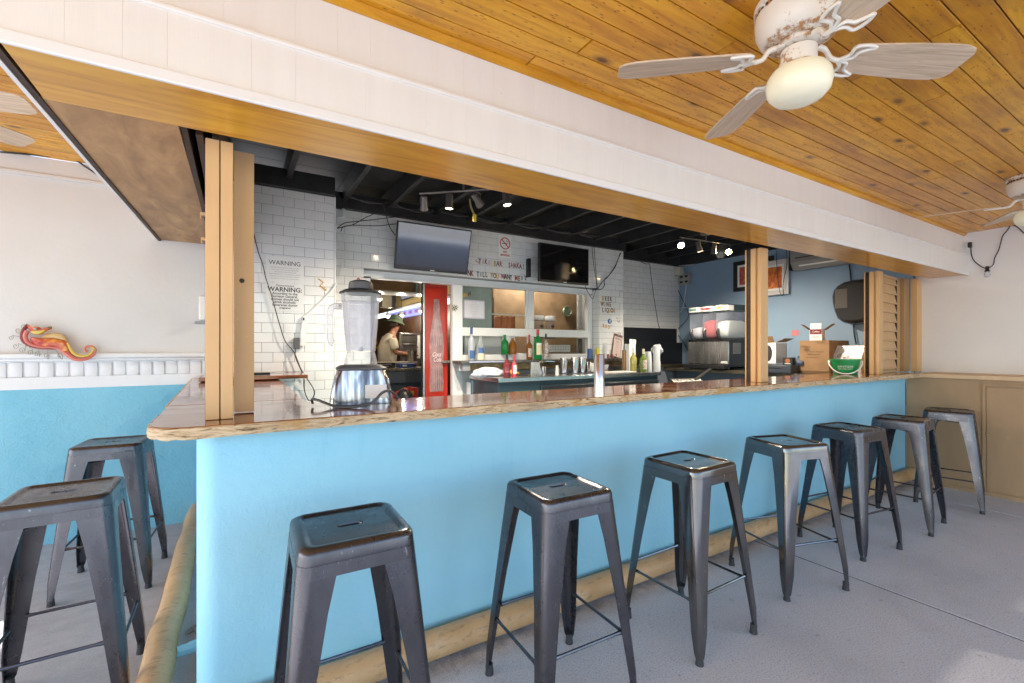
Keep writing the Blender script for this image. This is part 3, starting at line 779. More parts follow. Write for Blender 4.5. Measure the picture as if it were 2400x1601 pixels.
f3.location = (-1.30, 2.90, 2.50)

# ------------------------------------------------------------------ televisions
def tv(name, label, c, w_, h_, tilt, yaw_, logo_m):
    t = thing(name, label, 'television', c); t.rotation_euler = (R(tilt), 0, R(yaw_))
    MB().box(-w_ / 2, 0, -h_ / 2, w_ / 2, .035, h_ / 2).build('casing', BLACKP, t, bevel=0.004)
    MB().box(-w_ / 2 + .012, -.0012, -h_ / 2 + .022, w_ / 2 - .012, .0, h_ / 2 - .012).build('screen', SCREEN, t, smooth=False)
    MB().box(-w_ / 4, .035, -h_ / 3, w_ / 4, .10, h_ / 4).build('rear_housing', BLACKP, t, bevel=0.01)
    MB().box(-.022, -.0015, -h_ / 2 + .007, .022, -.0003, -h_ / 2 + .014).build('logo', WHITEP, t, smooth=False)
    MB().box(-.06, .10, -.12, .06, .16 + (.06 if tilt else 0), .06).build('wall_bracket', BLACKP, t)
    return t
tv('television', 'wall television tilted downwards above the red cooler doorway', (1.655, 4.225, 2.245), .755, .445, 16, -2, None)
tv('television', 'flat black wall television to the right of the no smoking sign', (3.295, 4.26, 2.252), .728, .440, 0, 0, None)
m = MB((2.872, 4.405, 2.19)); m.box(2.85, 4.36, 2.085, 2.885, 4.42, 2.30)
tag(m.build('speaker', BLACKP, bevel=0.006), 'slim black box on the tiles at the left edge of the right television', 'speaker')

# ------------------------------------------------------------------ writing and paper on the tiles
LC = {'k': mat('dark letter vinyl', (.09, .085, .08), 0.5), 'r': mat('red letter vinyl', (.42, .05, .03), 0.5), 'y': mat('yellow letter vinyl', (.62, .34, .03), 0.5),
      'b': mat('brown letter vinyl', (.26, .10, .05), 0.5)}
def lettering(name, label, line, cols, x0, x1, z0, slope, size, y, jit=.004):
    t = thing(name, label, 'lettering', (x0, y, z0)); n = len(line)
    for i, (ch, c) in enumerate(zip(line, cols)):
        if ch == ' ': continue
        f = i / max(1, n - 1); x = x0 + (x1 - x0) * f
        text('letter', ch, size * random.uniform(.95, 1.06), (x, y, z0 + slope * f + random.uniform(-jit, jit)), (R(90), random.uniform(-.07, .07), 0), LC[c], t, .001, 'CENTER', 0, .66, .0022)
    return t
YT = 4.4175
lettering('wall_lettering', 'hand-stuck letters reading TIKI BAR SHAKA! on the tiles between the televisions', 'A   TiKi BAR  SHAKA!', 'k   krkrkykr  krkrkk', 2.105, 2.815, 2.190, -.008, .078, YT)
lettering('wall_lettering', 'letter row reading DRINK TILL YOU WANT ME under the TIKI BAR letters', 'DRINK TiLL YOU WANT ME', 'rrrkr kkkk yky rkkk rb', 2.02, 2.755, 2.052, -.012, .078, YT)
t = thing('smile_sticker', 'red smiling mouth sticker left of the word TIKI', 'sticker', (2.232, YT, 2.215))
m = MB(t.location); m.tube([(2.232 + .030 * math.cos(a), YT - .001, 2.225 + .022 * math.sin(a)) for a in [math.pi * (1.05 + .9 * i / 10) for i in range(11)]], .0035, 6); m.build('mouth', LC['r'], t)
for dx in (-.011, .011):
    m = MB(t.location); m.tube([(2.232 + dx, YT - .001, 2.238), (2.232 + dx * 1.2, YT - .001, 2.228)], .003, 6); m.build('eye', LC['y'], t)
t = lettering('wall_lettering', 'small dark 3 and E letters with dots over them beside the word ME', '3E', 'kk', 2.795, 2.845, 2.055, 0, .062, YT)
for i in range(5):
    m = MB(t.location); x = 2.785 + i * .016; m.obox((x, YT, 2.118 - i * .0015), (.006, .0015, .006)); m.build('dot', LC['k'], t)
yP = YT
for word, cols, u, v, x1 in (('BEER', 'ykkk', 1412, 704, .145), ('WINE', 'bbbb', 1410, 717, .150), ('LIQUOR', 'kbbyky', 1412, 731, .205)):
    p = onY(u, v, yP); lettering('wall_lettering', 'stuck-on word %s on the tiled pier right of the serving window' % word, word, cols, p.x + .01, p.x + x1, p.z, -.002, .078, yP, .002)
p = onY(1413, 770, yP); t = lettering('wall_lettering', 'three tilted yellow letters reading BOO above the clipboard', 'BOO', 'yyy', p.x + .01, p.x + .10, p.z + .012, -.018, .060, yP)
p = onY(1429, 753, yP)
t = thing('social_media_sticker', 'round blue sticker with a white letter f on the tiled pier', 'sticker', p)
m = MB(p); m.lathe([(.034, -.001), (.034, .001), (.001, .001)], p, 24, Matrix.Rotation(R(90), 3, 'X')); m.build('disc', mat('blue sticker', (.03, .10, .32), 0.4), t)
text('letter', 'f', .06, (p.x + .002, p.y - .0025, p.z - .02), FY, WPAPER, t, .0004, 'CENTER', 0, 1, .003)
text('caption', 'FOLLOW US', .014, (p.x + .012, p.y - .0005, p.z - .062), FY, LC['k'], t, .0004, 'CENTER')
p = onY(1450, 750, yP)
t = thing('face_sticker', 'winking face made of yellow and red letters right of the round blue sticker', 'sticker', p)
m = MB(p); m.tube([(p.x - .045, p.y, p.z + .03), (p.x - .012, p.y, p.z + .015)], .003, 6); m.build('brow', LC['b'], t)
m = MB(p); m.tube([(p.x + .012, p.y, p.z + .018), (p.x + .05, p.y, p.z + .028)], .003, 6); m.build('brow', LC['y'], t)
m = MB(p); m.tube([(p.x + .018 * math.cos(a), p.y, p.z - .008 + .022 * math.sin(a)) for a in [math.pi * (1 + i / 8) for i in range(9)]], .003, 6); m.build('mouth', LC['r'], t)
p = onY(832, 659, YT)
t = thing('number_sticker', 'red number 69 sticker on the tiles beside the doorway', 'sticker', p)
text('digit', '6', .07, (p.x - .02, p.y, p.z - .03), (R(90), R(28), 0), LC['r'], t, .001, 'CENTER', 0, .9, .002)
text('digit', '9', .07, (p.x + .015, p.y, p.z - .012), (R(90), R(28), 0), LC['r'], t, .001, 'CENTER', 0, .9, .002)
p = onY(801, 713, YT)
lettering('wall_lettering', 'dark marks like HH stuck on the tiles left of the blender jar', 'HH', 'kk', p.x - .015, p.x + .02, p.z - .03, .01, .055, YT)
p = onY(756, 667, 4.075)
m = MB(p); m.tube([p + Vector(q) for q in ((-.033, 0, .047), (.005, 0, .018), (-.02, 0, -.012), (.03, 0, -.045))], .005, 6)
tag(m.build('squiggle_sticker', LC['y']), 'yellow zigzag sticker on the tiled pier right of the warning notices', 'sticker')
p = onY(813, 759, YT); t = lettering('wall_lettering', 'red and yellow S letter seen behind the blender handle', 'S', 'r', p.x, p.x, p.z - .02, 0, .06, YT)

def paper(name, label, cat, x0, z0, x1, z1, y, m_=WPAPER, rz=0):
    t = thing(name, label, cat, ((x0 + x1) / 2, y, (z0 + z1) / 2))
    MB(t.location).box(x0, y, z0, x1, y + .0008, z1).build('sheet', m_, t, smooth=False); return t
sheet = mat('plastic sheet paper', (.79, .78, .77), 0.35)
t = paper('warning_notice', 'white notice headed WARNING with small print, the upper of two on the pier', 'notice', .190, 1.80, .462, 2.005, 4.0735, sheet)
text('heading', 'WARNING', .050, (.326, 4.0728, 1.937), FY, INK, t, .0002, 'CENTER', 0, .95)
GI = mat('grey print', (.35, .35, .35), .7)
for i, s in enumerate(('DRINKING DISTILLED SPIRITS, BEER, COOLERS,', 'WINE AND OTHER ALCOHOLIC BEVERAGES', 'MAY INCREASE CANCER RISK, AND', 'DURING PREGNANCY, CAN CAUSE BIRTH DEFECTS', 'WARNING: ALCOHOL CONSUMPTION MAY BE', 'HAZARDOUS TO YOUR HEALTH AND SAFETY')):
    text('print_line', s, .0105, (.326, 4.0728, 1.912 - i * .0175), FY, GI, t, .0002, 'CENTER', 0, .95)
t = paper('warning_notice', 'white Government WARNING notice in bold type, the lower of two on the pier', 'notice', .190, 1.570, .462, 1.790, 4.0735, sheet)
for s, sz, z, b_ in (('Government', .026, 1.765, 0), ('WARNING:', .050, 1.725, .001), ('According to the', .027, 1.700, .0005), ('Surgeon General,', .027, 1.677, .0005), ('women should not', .027, 1.654, .0005), ('drink alcoholic', .027, 1.631, .0005), ('beverages during', .027, 1.608, .0005), ('pregnancy', .020, 1.588, .0005)):
    text('heading' if sz > .04 else 'print_line', s, sz, (.326, 4.0728, z), FY, INK, t, .0002, 'CENTER', 0, .98, b_)
# no smoking sign
t = paper('no_smoking_sign', 'small white no smoking sign with a red barred circle above the lettering', 'sign', 2.49, 2.285, 2.652, 2.532, 4.4165)
SR = mat('sign red', (.50, .02, .03), .5); c = Vector((2.571, 4.4155, 2.445))
m = MB(t.location); m.tube([c + Vector((.062 * math.cos(2 * math.pi * i / 32), 0, .062 * math.sin(2 * math.pi * i / 32))) for i in range(33)], .0055, 6); m.tube([c + Vector((-.044, 0, .044)), c + Vector((.044, 0, -.044))], .005, 6)
m.build('ban_ring', SR, t)
m = MB(t.location); m.box(c.x - .040, c.y - .0008, c.z - .006, c.x + .030, c.y + .0005, c.z + .002); m.tube(catmull([(c.x + .03, c.y, c.z + .006), (c.x + .04, c.y, c.z + .02), (c.x + .018, c.y, c.z + .028), (c.x + .025, c.y, c.z + .042)], 5), .0022, 5)
m.build('cigarette', INK, t)
text('print_line', 'NO', .032, (2.571, 4.4158, 2.340), FY, SR, t, .0003, 'CENTER', 0, 1, .001); text('print_line', 'SMOKING', .032, (2.571, 4.4158, 2.303), FY, SR, t, .0003, 'CENTER', 0, .85, .001)

# ------------------------------------------------------------------ serving window with doorway
wd = thing('serving_window', 'white framed doorway and sliding window unit set into the tiled wall', 'window', (1.03, 4.55, 0)); O = (1.03, 4.55, 0)
def fr(name, x0, z0, x1, z1, y0=4.535, y1=4.60): return MB(O).box(x0, y0, z0, x1, y1, z1).build(name, WFRAME, wd, bevel=0.003)
fr('header', 1.03, 1.972, 3.955, 2.03); fr('header_lip', 1.115, 1.956, 3.90, 1.9715, 4.52, 4.60)
fr('jamb', 1.03, 0, 1.114, 1.9555); fr('door_post', 1.987, 0, 2.104, 1.9555); fr('jamb', 3.882, 1.12, 3.955, 1.9555)
fr('mullion', 2.962, 1.50, 3.042, 1.9555); fr('rail', 2.105, 1.405, 3.881, 1.497, 4.525, 4.60); fr('bottom_rail', 2.105, 1.12, 3.881, 1.197, 4.525, 4.60)
fr('lower_mullion', 2.62, 1.198, 2.70, 1.404); fr('lower_mullion', 2.98, 1.198, 3.04, 1.404); fr('wall_panel', 2.105, 0, 3.955, 1.119, 4.56, 4.62)
fr('sash_edge', 2.935, 1.50, 2.960, 1.9555, 4.545, 4.58)
for x0, z0, x1, z1 in ((2.105, 1.498, 2.934, 1.955), (3.043, 1.498, 3.881, 1.955), (2.105, 1.198, 2.619, 1.404), (3.041, 1.198, 3.881, 1.404)):
    MB(O).box(x0, 4.566, z0, x1, 4.570, z1).build('pane', GLASS, wd, smooth=False)
p = onY(1065, 722, 4.53)
t = thing('hash_sticker', 'olive hash-shaped sticker on the white post between doorway and window', 'sticker', p)
OL = mat('olive vinyl', (.14, .14, .04), .5)
for a, b_ in (((-.022, .03), (.012, -.035)), ((-.002, .036), (.032, -.02)), ((-.03, -.012), (.035, .028)), ((-.022, -.028), (.04, .008))):
    m = MB(p); m.tube([(p.x + a[0], p.y, p.z + a[1]), (p.x + b_[0], p.y, p.z + b_[1])], .004, 5); m.build('stroke', OL, t)
p = onY(1086, 693, 4.5655); t = thing('wall_lettering', 'tilted letters reading POW on the left window pane', 'lettering', p)
for i, (ch, c_) in enumerate(zip('POW.', 'yykr')): text('letter', ch, .062, (p.x + .014 + i * .032, p.y - .003, p.z - .02 + i * .012), (R(90), R(-24), 0), LC[c_], t, .0006, 'CENTER', 0, .8, .002)
a = onY(1086, 702, 4.563); b_ = onY(1136, 748, 4.563)
t = paper('certificate', 'lilac-edged paper certificate taped inside the left window pane', 'paper', a.x, b_.z, b_.x, a.z, 4.562, mat('lilac paper', (.50, .50, .60), .6))
MB(t.location).box(a.x + .016, 4.5612, b_.z + .014, b_.x - .012, 4.5618, a.z - .014).build('inner_sheet', mat('pale lilac paper', (.68, .67, .74), .6), t, smooth=False)
for i in range(9): text('print_line', ('LIQUOR LICENSE', 'city liquor commission', 'this license is granted to the holder', 'for the sale of beer wine and', 'other alcoholic beverages', 'on the premises described', 'subject to the conditions', 'set forth by law', 'approved')[i], .011, ((a.x + b_.x) / 2, 4.5606, a.z - .034 - i * .019), FY, GI, t, .0002, 'CENTER', 0, .8)

# ================================================================== BEHIND THE BAR
# steel topped under-counter cooler
uc = thing('back_bar_cooler', 'dark teal under-counter cooler with a steel top standing under the window', 'cooler', (2.115, 3.75, 0)); O = (2.115, 3.75, 0)
MB(O).box(2.115, 3.75, .945, 4.345, 4.40, .986).build('steel_top', m_steel('counter steel', (.60, .61, .63), .22), uc, bevel=0.004)
MB(O).box(2.125, 3.79, .10, 4.335, 4.38, .944).build('cabinet', NAVY, uc, bevel=0.003)
MB(O).box(2.125, 3.772, .40, 2.60, 3.789, .940).build('front_panel', NAVY, uc, bevel=0.002)
for k in range(2):
    x0 = 2.612 + k * .86
    d = MB(O).box(x0, 3.765, .62, x0 + .852, 3.789, .895).build('drawer', NAVY, uc, bevel=0.003)
    MB(O).box(x0 + .02, 3.752, .86, x0 + .83, 3.764, .885).build('handle', BLACKP, d, bevel=0.003)
GR = mat('green badge print', (.05, .28, .16), .5)
lb = MB(O).box(2.30, 3.7705, .845, 2.49, 3.7718, .85).build('badge_line', GR, uc, smooth=False)
text('badge_lettering', 'superior', .030, (2.395, 3.7712, .815), FY, WPAPER, uc, .0004, 'CENTER', 0, 1.1, .001)
text('badge_lettering', 'EVEREST', .048, (2.395, 3.7712, .775), FY, WPAPER, uc, .0004, 'CENTER', 0, .95, .001)
MB(O).box(2.135, 4.40, 0, 3.95, 4.5, .90).build('rear_panel', WALLW, uc)
# back shelf under the window
sh = thing('bottle_shelf', 'dark wooden bottle shelf with a worn edge running under the serving window', 'shelf', (2.0, 4.28, 1.1)); O = (2.0, 4.28, 1.1)
MB(O).box(1.975, 4.285, 1.108, 4.39, 4.52, 1.137).build('shelf_board', m_gunmetal('worn steel shelf', (.16, .15, .14), .25), sh, bevel=0.002)
MB(O).box(2.00, 4.31, 1.03, 2.09, 4.50, 1.106).build('end_bracket', GREYBOX, sh, bevel=0.003)
MB(O).box(2.10, 4.33, 1.035, 4.38, 4.36, 1.105).build('under_rail', mat('stained brass panel', (.22, .16, .08), .3, .6, var=.7, vs_=8), sh, bevel=0.003)
tr_ = MB((2.2, 4.30, 1.12)); tr_.box(2.06, 4.277, 1.118, 2.50, 4.284, 1.134)
tag(tr_.build('shelf_tape', mat('lavender tape', (.36, .40, .56), .3)), 'pale lavender strip along the front edge of the bottle shelf', 'strip')

def bottle(label, x, y, z, h, r, glassm, capm, label_m=None, shape='round', capl=None, name='bottle', grp='bottles on the back bar', cat='bottle'):
    t = thing(name, label, cat, (x, y, z), 0, grp)
    if shape == 'vodka': P = [(0, 0), (.92 * r, 0), (r, .01), (r, h * .58), (r * .9, h * .64), (r * .42, h * .70), (r * .34, h * .74), (r * .34, h * .86), (0, h * .86)]
    elif shape == 'squat': P = [(0, 0), (.95 * r, 0), (r, .01), (r * .98, h * .30), (r * .80, h * .58), (r * .62, h * .68), (r * .28, h * .74), (r * .28, h * .84), (0, h * .84)]
    elif shape == 'broad': P = [(0, 0), (.95 * r, 0), (r, .01), (r, h * .55), (r * .92, h * .64), (r * .5, h * .74), (r * .33, h * .8), (r * .33, h * .9), (0, h * .9)]
    elif shape == 'neck': P = [(0, 0), (.95 * r, 0), (r, .01), (r, h * .52), (r * .85, h * .60), (r * .36, h * .70), (r * .30, h * .80), (r * .30, h * .88), (0, h * .88)]
    elif shape == 'cone': P = [(0, 0), (.95 * r, 0), (r, .01), (r * .98, h * .52), (r * .52, h * .72), (r * .30, h * .82), (r * .30, h * .88), (0, h * .88)]
    else: P = [(0, 0), (.95 * r, 0), (r, .01), (r, h * .6), (r * .4, h * .75), (r * .35, h * .9), (0, h * .9)]
    MB().lathe(P, n=20).build('glass_body', glassm, t)
    zt = P[-1][1]; rc = P[-2][0] * 1.15
    MB().lathe([(0, zt - .028), (rc, zt - .028), (rc, h), (0, h)], n=14).build('cap', capm, t)
    if label_m:
        for z0, z1, lm in label_m:
            n = 14; m = MB(); L0 = []; L1 = []
            rr = lambda zz: np_interp(zz, [p[1] for p in P[1:-1]], [p[0] for p in P[1:-1]]) + .0012
            pts0 = [(rr(z0 * h) * math.cos(a), rr(z0 * h) * math.sin(a), z0 * h) for a in [-2.5 + 2.1 * i / n for i in range(n + 1)]]
            pts1 = [(rr(z1 * h) * math.cos(a), rr(z1 * h) * math.sin(a), z1 * h) for a in [-2.5 + 2.1 * i / n for i in range(n + 1)]]
            m.add(pts0 + pts1, [(i, i + 1, i + n + 2, i + n + 1) for i in range(n)])
            m.build('label', lm, t)
    return t
def np_interp(x, xs, ys):
    for i in range(len(xs) - 1):
        if xs[i] <= x <= xs[i + 1]:
            return ys[i] + (ys[i + 1] - ys[i]) * (x - xs[i]) / max(1e-9, xs[i + 1] - xs[i])
    return ys[-1]
FROST = mat('frosted blue-white glass', (.55, .60, .68), .35, Transmission_Weight=.35); GREEN = glass('green glass', (.02, .33, .08), .05, .55); AMBER = glass('amber spirit glass', (.42, .16, .03), .05, .6)
CREAM = mat('cream label', (.72, .66, .46), .6); LBLUE = mat('blue label', (.05, .12, .33), .5); LWHITE = mat('off white label', (.75, .75, .72), .6); LRED = mat('red label', (.45, .04, .03), .5)
SPECK = mat('mottled label', (.7, .6, .5), .6); k_ = NT(SPECK); k_.base(k_.ramp(k_.noise(k_.coord(), 55, 3), [(0.4, (.28, .08, .05)), (0.5, (.75, .68, .6)), (0.7, (.20, .14, .10))]))
REDCAP = mat('red foil cap', (.42, .02, .02), .35); BLUECAP = mat('blue foil cap', (.03, .09, .28), .35)
zS = 1.1375
b_ = bottle('tall frosted vodka bottle with a blue neck at the left end of the shelf', 2.145, 4.40, zS, .362, .037, FROST, BLUECAP, [(.06, .30, LBLUE)], 'vodka')
bottle('squat clear tequila bottle with a blue label and big square stopper', 2.243, 4.385, zS, .262, .045, CLEAR, CLEAR, [(.30, .52, LBLUE), (.04, .29, CREAM)], 'squat')
bottle('dark green round bottle standing on the sill behind the syrup', 2.610, 4.49, 1.198, .225, .043, GREEN, GREEN, None, 'broad')
bottle('amber whiskey decanter with a short neck on the window sill', 2.715, 4.49, 1.198, .215, .046, AMBER, CLEAR, None, 'cone')
bottle('green whiskey bottle with a cream label and red cap, tallest in the middle', 2.995, 4.385, zS, .350, .046, GREEN, REDCAP, [(.16, .47, CREAM), (.47, .55, LWHITE)], 'broad')
bottle('slim clear bottle with a mottled white label and black cap', 3.110, 4.385, zS, .302, .033, CLEAR, BLACKP, [(.08, .62, SPECK)], 'neck')
bottle('red-capped bottle half hidden behind the green whiskey bottle', 2.925, 4.46, zS, .29, .035, AMBER, REDCAP, [(.1, .45, SPECK)], 'neck')
bottle('pale green mixer bottle at the right end of the steel counter', 4.165, 3.86, .986, .275, .043, glass('lime glass', (.42, .60, .12), .05, .7), CREAM, [(.12, .52, SPECK)], 'neck')
bottle('yellow-green bottle just behind the pale green mixer bottle', 4.125, 3.98, .986, .29, .040, glass('yellow glass', (.62, .58, .16), .1, .6), LWHITE, None, 'neck')
bottle('brown chocolate syrup bottle at the front left corner of the steel counter', 2.250, 3.83, .986, .225, .036, mat('chocolate syrup', (.13, .02, .025), .15), BLACKP, [(.2, .6, mat('syrup label', (.30, .06, .07), .4))], 'cone', grp='squeeze bottles')
bottle('red-tipped squeeze bottle beside the chocolate syrup', 2.335, 3.83, .986, .215, .026, mat('strawberry syrup', (.55, .06, .10), .25), REDCAP, [(.15, .55, LWHITE)], 'neck', grp='squeeze bottles')
# mottled frosted vodka badge is only paint on the label
for (u, lab, h, r_, c_) in ((1382, 'dark blue can in the shelf caddy right of the shakers', .125, .031, LBLUE), (1400, 'yellow plastic bottle standing on the shelf by the tiled pier', .135, .023, mat('yellow plastic', (.60, .55, .03), .3))):
    p = onY(u, 838, 4.42); m = MB((p.x, p.y, zS)); m.lathe([(0, zS), (r_, zS), (r_, zS + h * .92), (r_ * .8, zS + h), (0, zS + h)], (p.x, p.y, 0), 16)
    tag(m.build('container', c_), lab, 'container')
p = onY(1417, 838, 4.42); t = thing('cup_stack', 'tall stack of clear plastic cups in a bag on the shelf by the tiled pier', 'cups', (p.x, p.y, zS), 0, 'stacks of cups')
def cupstack(t, n, r0, r1, ch, step, m_, z0=0, dx=0, dy=0):
    for i in range(n):
        z = z0 + i * step; MB().lathe([(r0, z), (r1, z + ch), (r1 + .002, z + ch), (r1 + .002, z + ch - .004), (r0 + .001, z)], (dx, dy, 0), 16).build('cup', m_, t)
CUP = clear('translucent cup plastic', (.92, .93, .95), (.85, .86, .88), .5, .2)
cupstack(t, 9, .026, .034, .10, .012, CUP)
t = thing('cup_stack', 'upside-down stack of white takeaway cups right of the lime bottle', 'cups', (4.290, 3.90, .986), 0, 'stacks of cups'); cupstack(t, 7, .043, .034, .11, .022, CUP)
t = thing('cup_stack', 'taller stack of white cups and lids at the right corner of the steel counter', 'cups', (4.405, 3.87, .986), 0, 'stacks of cups'); cupstack(t, 6, .047, .045, .05, .014, CUP); cupstack(t, 6, .041, .034, .11, .020, CUP, .10)
BAG = clear('thin clear plastic bag', (.93, .94, .96), (.75, .77, .80), .22, .12)
def crumple(name, label, c, rx, ry, rz_, m_, cat, seed, amp=.25):
    from mathutils import noise as _nz
    n, k = 44, 20; loops = []
    for j in range(k):
        th = math.pi * (j + .5) / k; L = []
        for i in range(n):
            d = Vector((math.sin(th) * math.cos(2 * math.pi * i / n), math.sin(th) * math.sin(2 * math.pi * i / n), math.cos(th)))
            q = d * 1.6 + Vector((seed * 7.3, seed * 3.1, 0)); f = 1 + amp * 1.3 * _nz.noise(q) + amp * 1.5 * (.5 - abs(_nz.noise(q * 2.3))) + amp * .6 * (.5 - abs(_nz.noise(q * 5.1)))
            L.append((c[0] + rx * d.x * f, c[1] + ry * d.y * f, max(c[2] - rz_ * .8, c[2] + rz_ * d.z * f)))
        loops.append(L)
    m = MB(c); m.loft(loops); return tag(m.build(name, m_, ang=1.2), label, cat)
crumple('plastic_bag', 'crumpled clear plastic bag pulled over the tops of the white cups', (4.45, 3.90, 1.245), .065, .05, .055, BAG, 'bag', 3)
t = thing('stirrer_box', 'tall open white cardboard box behind the lime bottle', 'box', (4.19, 4.10, .986))
m = MB(); m.box(-.055, -.04, 0, .055, .04, .335); bx = m.build('carton', WPAPER, t, bevel=0.002); MB().box(-.053, -.046, .336, -.004, -.04, .395).build('flap', WPAPER, t)
m = MB(); m.obox((.03, -.043, .36), (.05, .003, .06), Matrix.Rotation(R(6), 3, 'Y')); m.build('flap', WPAPER, t); MB().box(-.09, .01, 0, -.06, .05, .26).build('side_panel', CARD, t)
# clipboard
a = onY(1438, 782, 4.40); t = thing('clipboard', 'brown clipboard with a printed menu leaning on the tiled pier', 'clipboard', (a.x + .065, 4.40, 1.30), 0); t.rotation_euler = (R(-4), R(13), 0)
MB().box(-.078, 0, -.155, .078, .004, .155).build('board', mat('brown hardboard', (.20, .09, .055), .5), t, bevel=0.003)
MB().box(-.068, -.0015, -.145, .068, -.0004, .12).build('menu_sheet', mat('pink menu sheet', (.62, .50, .48), .7), t, smooth=False)
m = MB(); m.box(-.035, -.012, .125, .035, 0, .145); m.tube([(-.02, -.01, .145), (-.018, -.012, .170), (-.006, -.012, .172)], .004, 6); m.tube([(.02, -.01, .145), (.018, -.012, .170), (.006, -.012, .172)], .004, 6); m.build('clip', STEEL, t)
for i, (s, z, sz) in enumerate((('DRINKS', .082, .032), ('cocktails', .046, .018), ('mai tai   blue', .020, .014), ('margarita', -.005, .014), ('pina colada', -.03, .014), ('beer  wine', -.055, .014), ('soft drinks', -.08, .014), ('aloha', -.11, .018))):
    o = text('print_line', s, sz, (0, 0, 0), FY, INK if i < 2 else LC['b'], None, .0002, 'CENTER', 0, .95); o.parent = t; o.location = (0, -.002, z)
for i in range(3):
    p = onY(1425 + i * 9, 836, 4.40); m = MB((p.x, p.y, zS)); m.lathe([(.009, zS), (.016, zS + .055), (.015, zS + .055), (.008, zS + .004), (0, zS + .004)], (p.x, p.y, 0), 12)
    tag(m.build('shot_glass', mat('red print shot glass', (.55, .18, .18), .1, Transmission_Weight=.5)), ('leftmost', 'middle', 'rightmost')[i] + ' small red-printed shot glass in the trio below the clipboard', 'glass', 'shot glasses by the clipboard')
# shakers and jugs on the steel counter
def tumbler(label, x, y, h, r0, r1, m_=CHROME, name='cocktail_shaker', cat='shaker', grp='steel shakers on the steel counter', z=.986):
    m = MB((x, y, z)); m.lathe([(0, z), (r0, z), (r0 + (r1 - r0) * .97, z + h - .004), (r1 + .002, z + h), (r1 - .001, z + h), (r0 - .002, z + .01), (0, z + .01)], (x, y, 0), 24)
    return tag(m.build(name, m_), label, cat, grp)
tumbler('steel shaker tin next to the polished cylinder, partly hidden', 3.095, 4.02, .175, .034, .043)
tumbler('tall steel shaker tin, second in the row of tins', 3.215, 3.98, .180, .034, .044)
tumbler('tall steel shaker tin, third in the row and next to the short tin', 3.335, 4.00, .182, .033, .043)
tumbler('short steel tin at the right end of the row of tins', 3.440, 4.02, .125, .028, .037)
tumbler('clear ribbed glass jug left of the polished cylinder', 2.700, 4.00, .135, .052, .048, CLEAR, 'glass_jug', 'jug', None)
tumbler('small steel jigger between the glass jug and the tap', 2.820, 4.02, .085, .020, .030, STEEL, 'jigger', 'cup', None)
tumbler('polished steel straw cylinder standing on the wooden bar top', 1.782, 1.985, .203, .0305, .0305, CHROME, 'steel_cylinder', 'cylinder', None, 1.035)
tumbler('white salt shaker jar left of the polished cylinder on the steel counter', 2.935, 3.93, .10, .022, .016, LWHITE, 'salt_jar', 'jar', None)
m = MB((2.88, 4.1, .99)); m.tube(catmull([(2.87, 4.15, .986), (2.86, 4.15, 1.07), (2.83, 4.12, 1.115), (2.87, 4.05, 1.13), (2.95, 4.0, 1.125)], 6), .010, 8); m.lathe([(0, .986), (.02, .986), (.014, 1.03), (0, 1.03)], (2.87, 4.15, 0), 12)
tag(m.build('sink_tap', CHROME), 'chrome tap arching over the steel counter left of the polished cylinder', 'tap')
crumple('white_towel', 'crumpled white and blue cloth on the left part of the steel counter', (2.18, 4.10, 1.012), .14, .10, .055, mat('white cloth', (.60, .62, .72), .85, var=.35, vs_=38), 'cloth', 5, .2)
crumple('yellow_cloth', 'crumpled yellow cloth behind the syrup bottles', (2.47, 4.14, 1.002), .09, .06, .032, mat('yellow cloth', (.72, .42, .03), .8), 'cloth', 8, .22)
MB((2.25, 4.1, .99)).box(2.12, 3.98, .9865, 2.60, 4.22, .992).build('black_tray', mat('black bar mat', (.03, .035, .045), .6), bevel=0.002)
tag(bpy.data.objects['black_tray'], 'black rubber bar mat under the crumpled cloths', 'mat')
tag(MB((3.3, 4, .99)).box(3.04, 3.93, .9865, 3.56, 4.12, .991).build('bar_mat', MATS['black bar mat'], bevel=0.002), 'black bar mat under the row of steel shakers', 'mat')
tag(MB((3.75, 4, .99)).box(3.60, 3.86, .9865, 4.05, 4.06, .995).build('cutting_board', WHITEP, bevel=0.003), 'white plastic cutting board lying right of the shakers', 'board')
t = thing('napkin_box', 'small white box sitting under the bottle shelf right of the shakers', 'box', (3.60, 4.12, .992)); MB().box(-.06, -.04, 0, .06, .04, .10).build('carton', WPAPER, t, bevel=0.003); MB().box(-.056, -.0412, .06, .056, -.0402, .062).build('seam', GI, t)
m = MB((3.78, 4.16, .99)); m.loft([rrect(hx, hy, .01, 5, z, 3.78, 4.16) for hx, hy, z in ((.05, .04, .99), (.07, .055, 1.07), (.068, .053, 1.07), (.048, .038, .994))])
tag(m.build('clear_tub', CLEAR), 'clear plastic tub with tongs at the right end of the shelf', 'tub')
m = MB((3.79, 4.14, 1.0)); m.tube([(3.72, 4.16, 1.075), (3.80, 4.13, 1.02), (3.84, 4.12, 1.0)], .008, 6); tag(m.build('tongs', mat('wooden tongs', (.50, .28, .16), .5)), 'wooden tongs resting in the clear plastic tub', 'tongs')
m = MB((4.9, 4.5, 1)); m.box(4.40, 4.40, 1.0, 5.86, 4.72, 1.03); tag(m.build('rear_bench', m_gunmetal('old dark bench', (.12, .10, .07), .4)), 'dark bench along the tiles in the far right corner behind the bar', 'bench')
tag(MB((5.2, 4.7, 1.2)).box(4.70, 4.70, 1.352, 5.80, 4.722, 1.566).build('splash_panel', mat('dark navy board', (.012, .014, .02), .5)), 'wide dark navy board fixed to the tiles above the dark bench', 'board')
tag(MB((5.2, 4.7, 1.0)).box(4.70, 4.66, 1.031, 5.88, 4.72, 1.351).build('lower_splash_panel', MATS['dark navy board']), 'lower dark navy panel standing on the bench in the far right corner', 'panel')
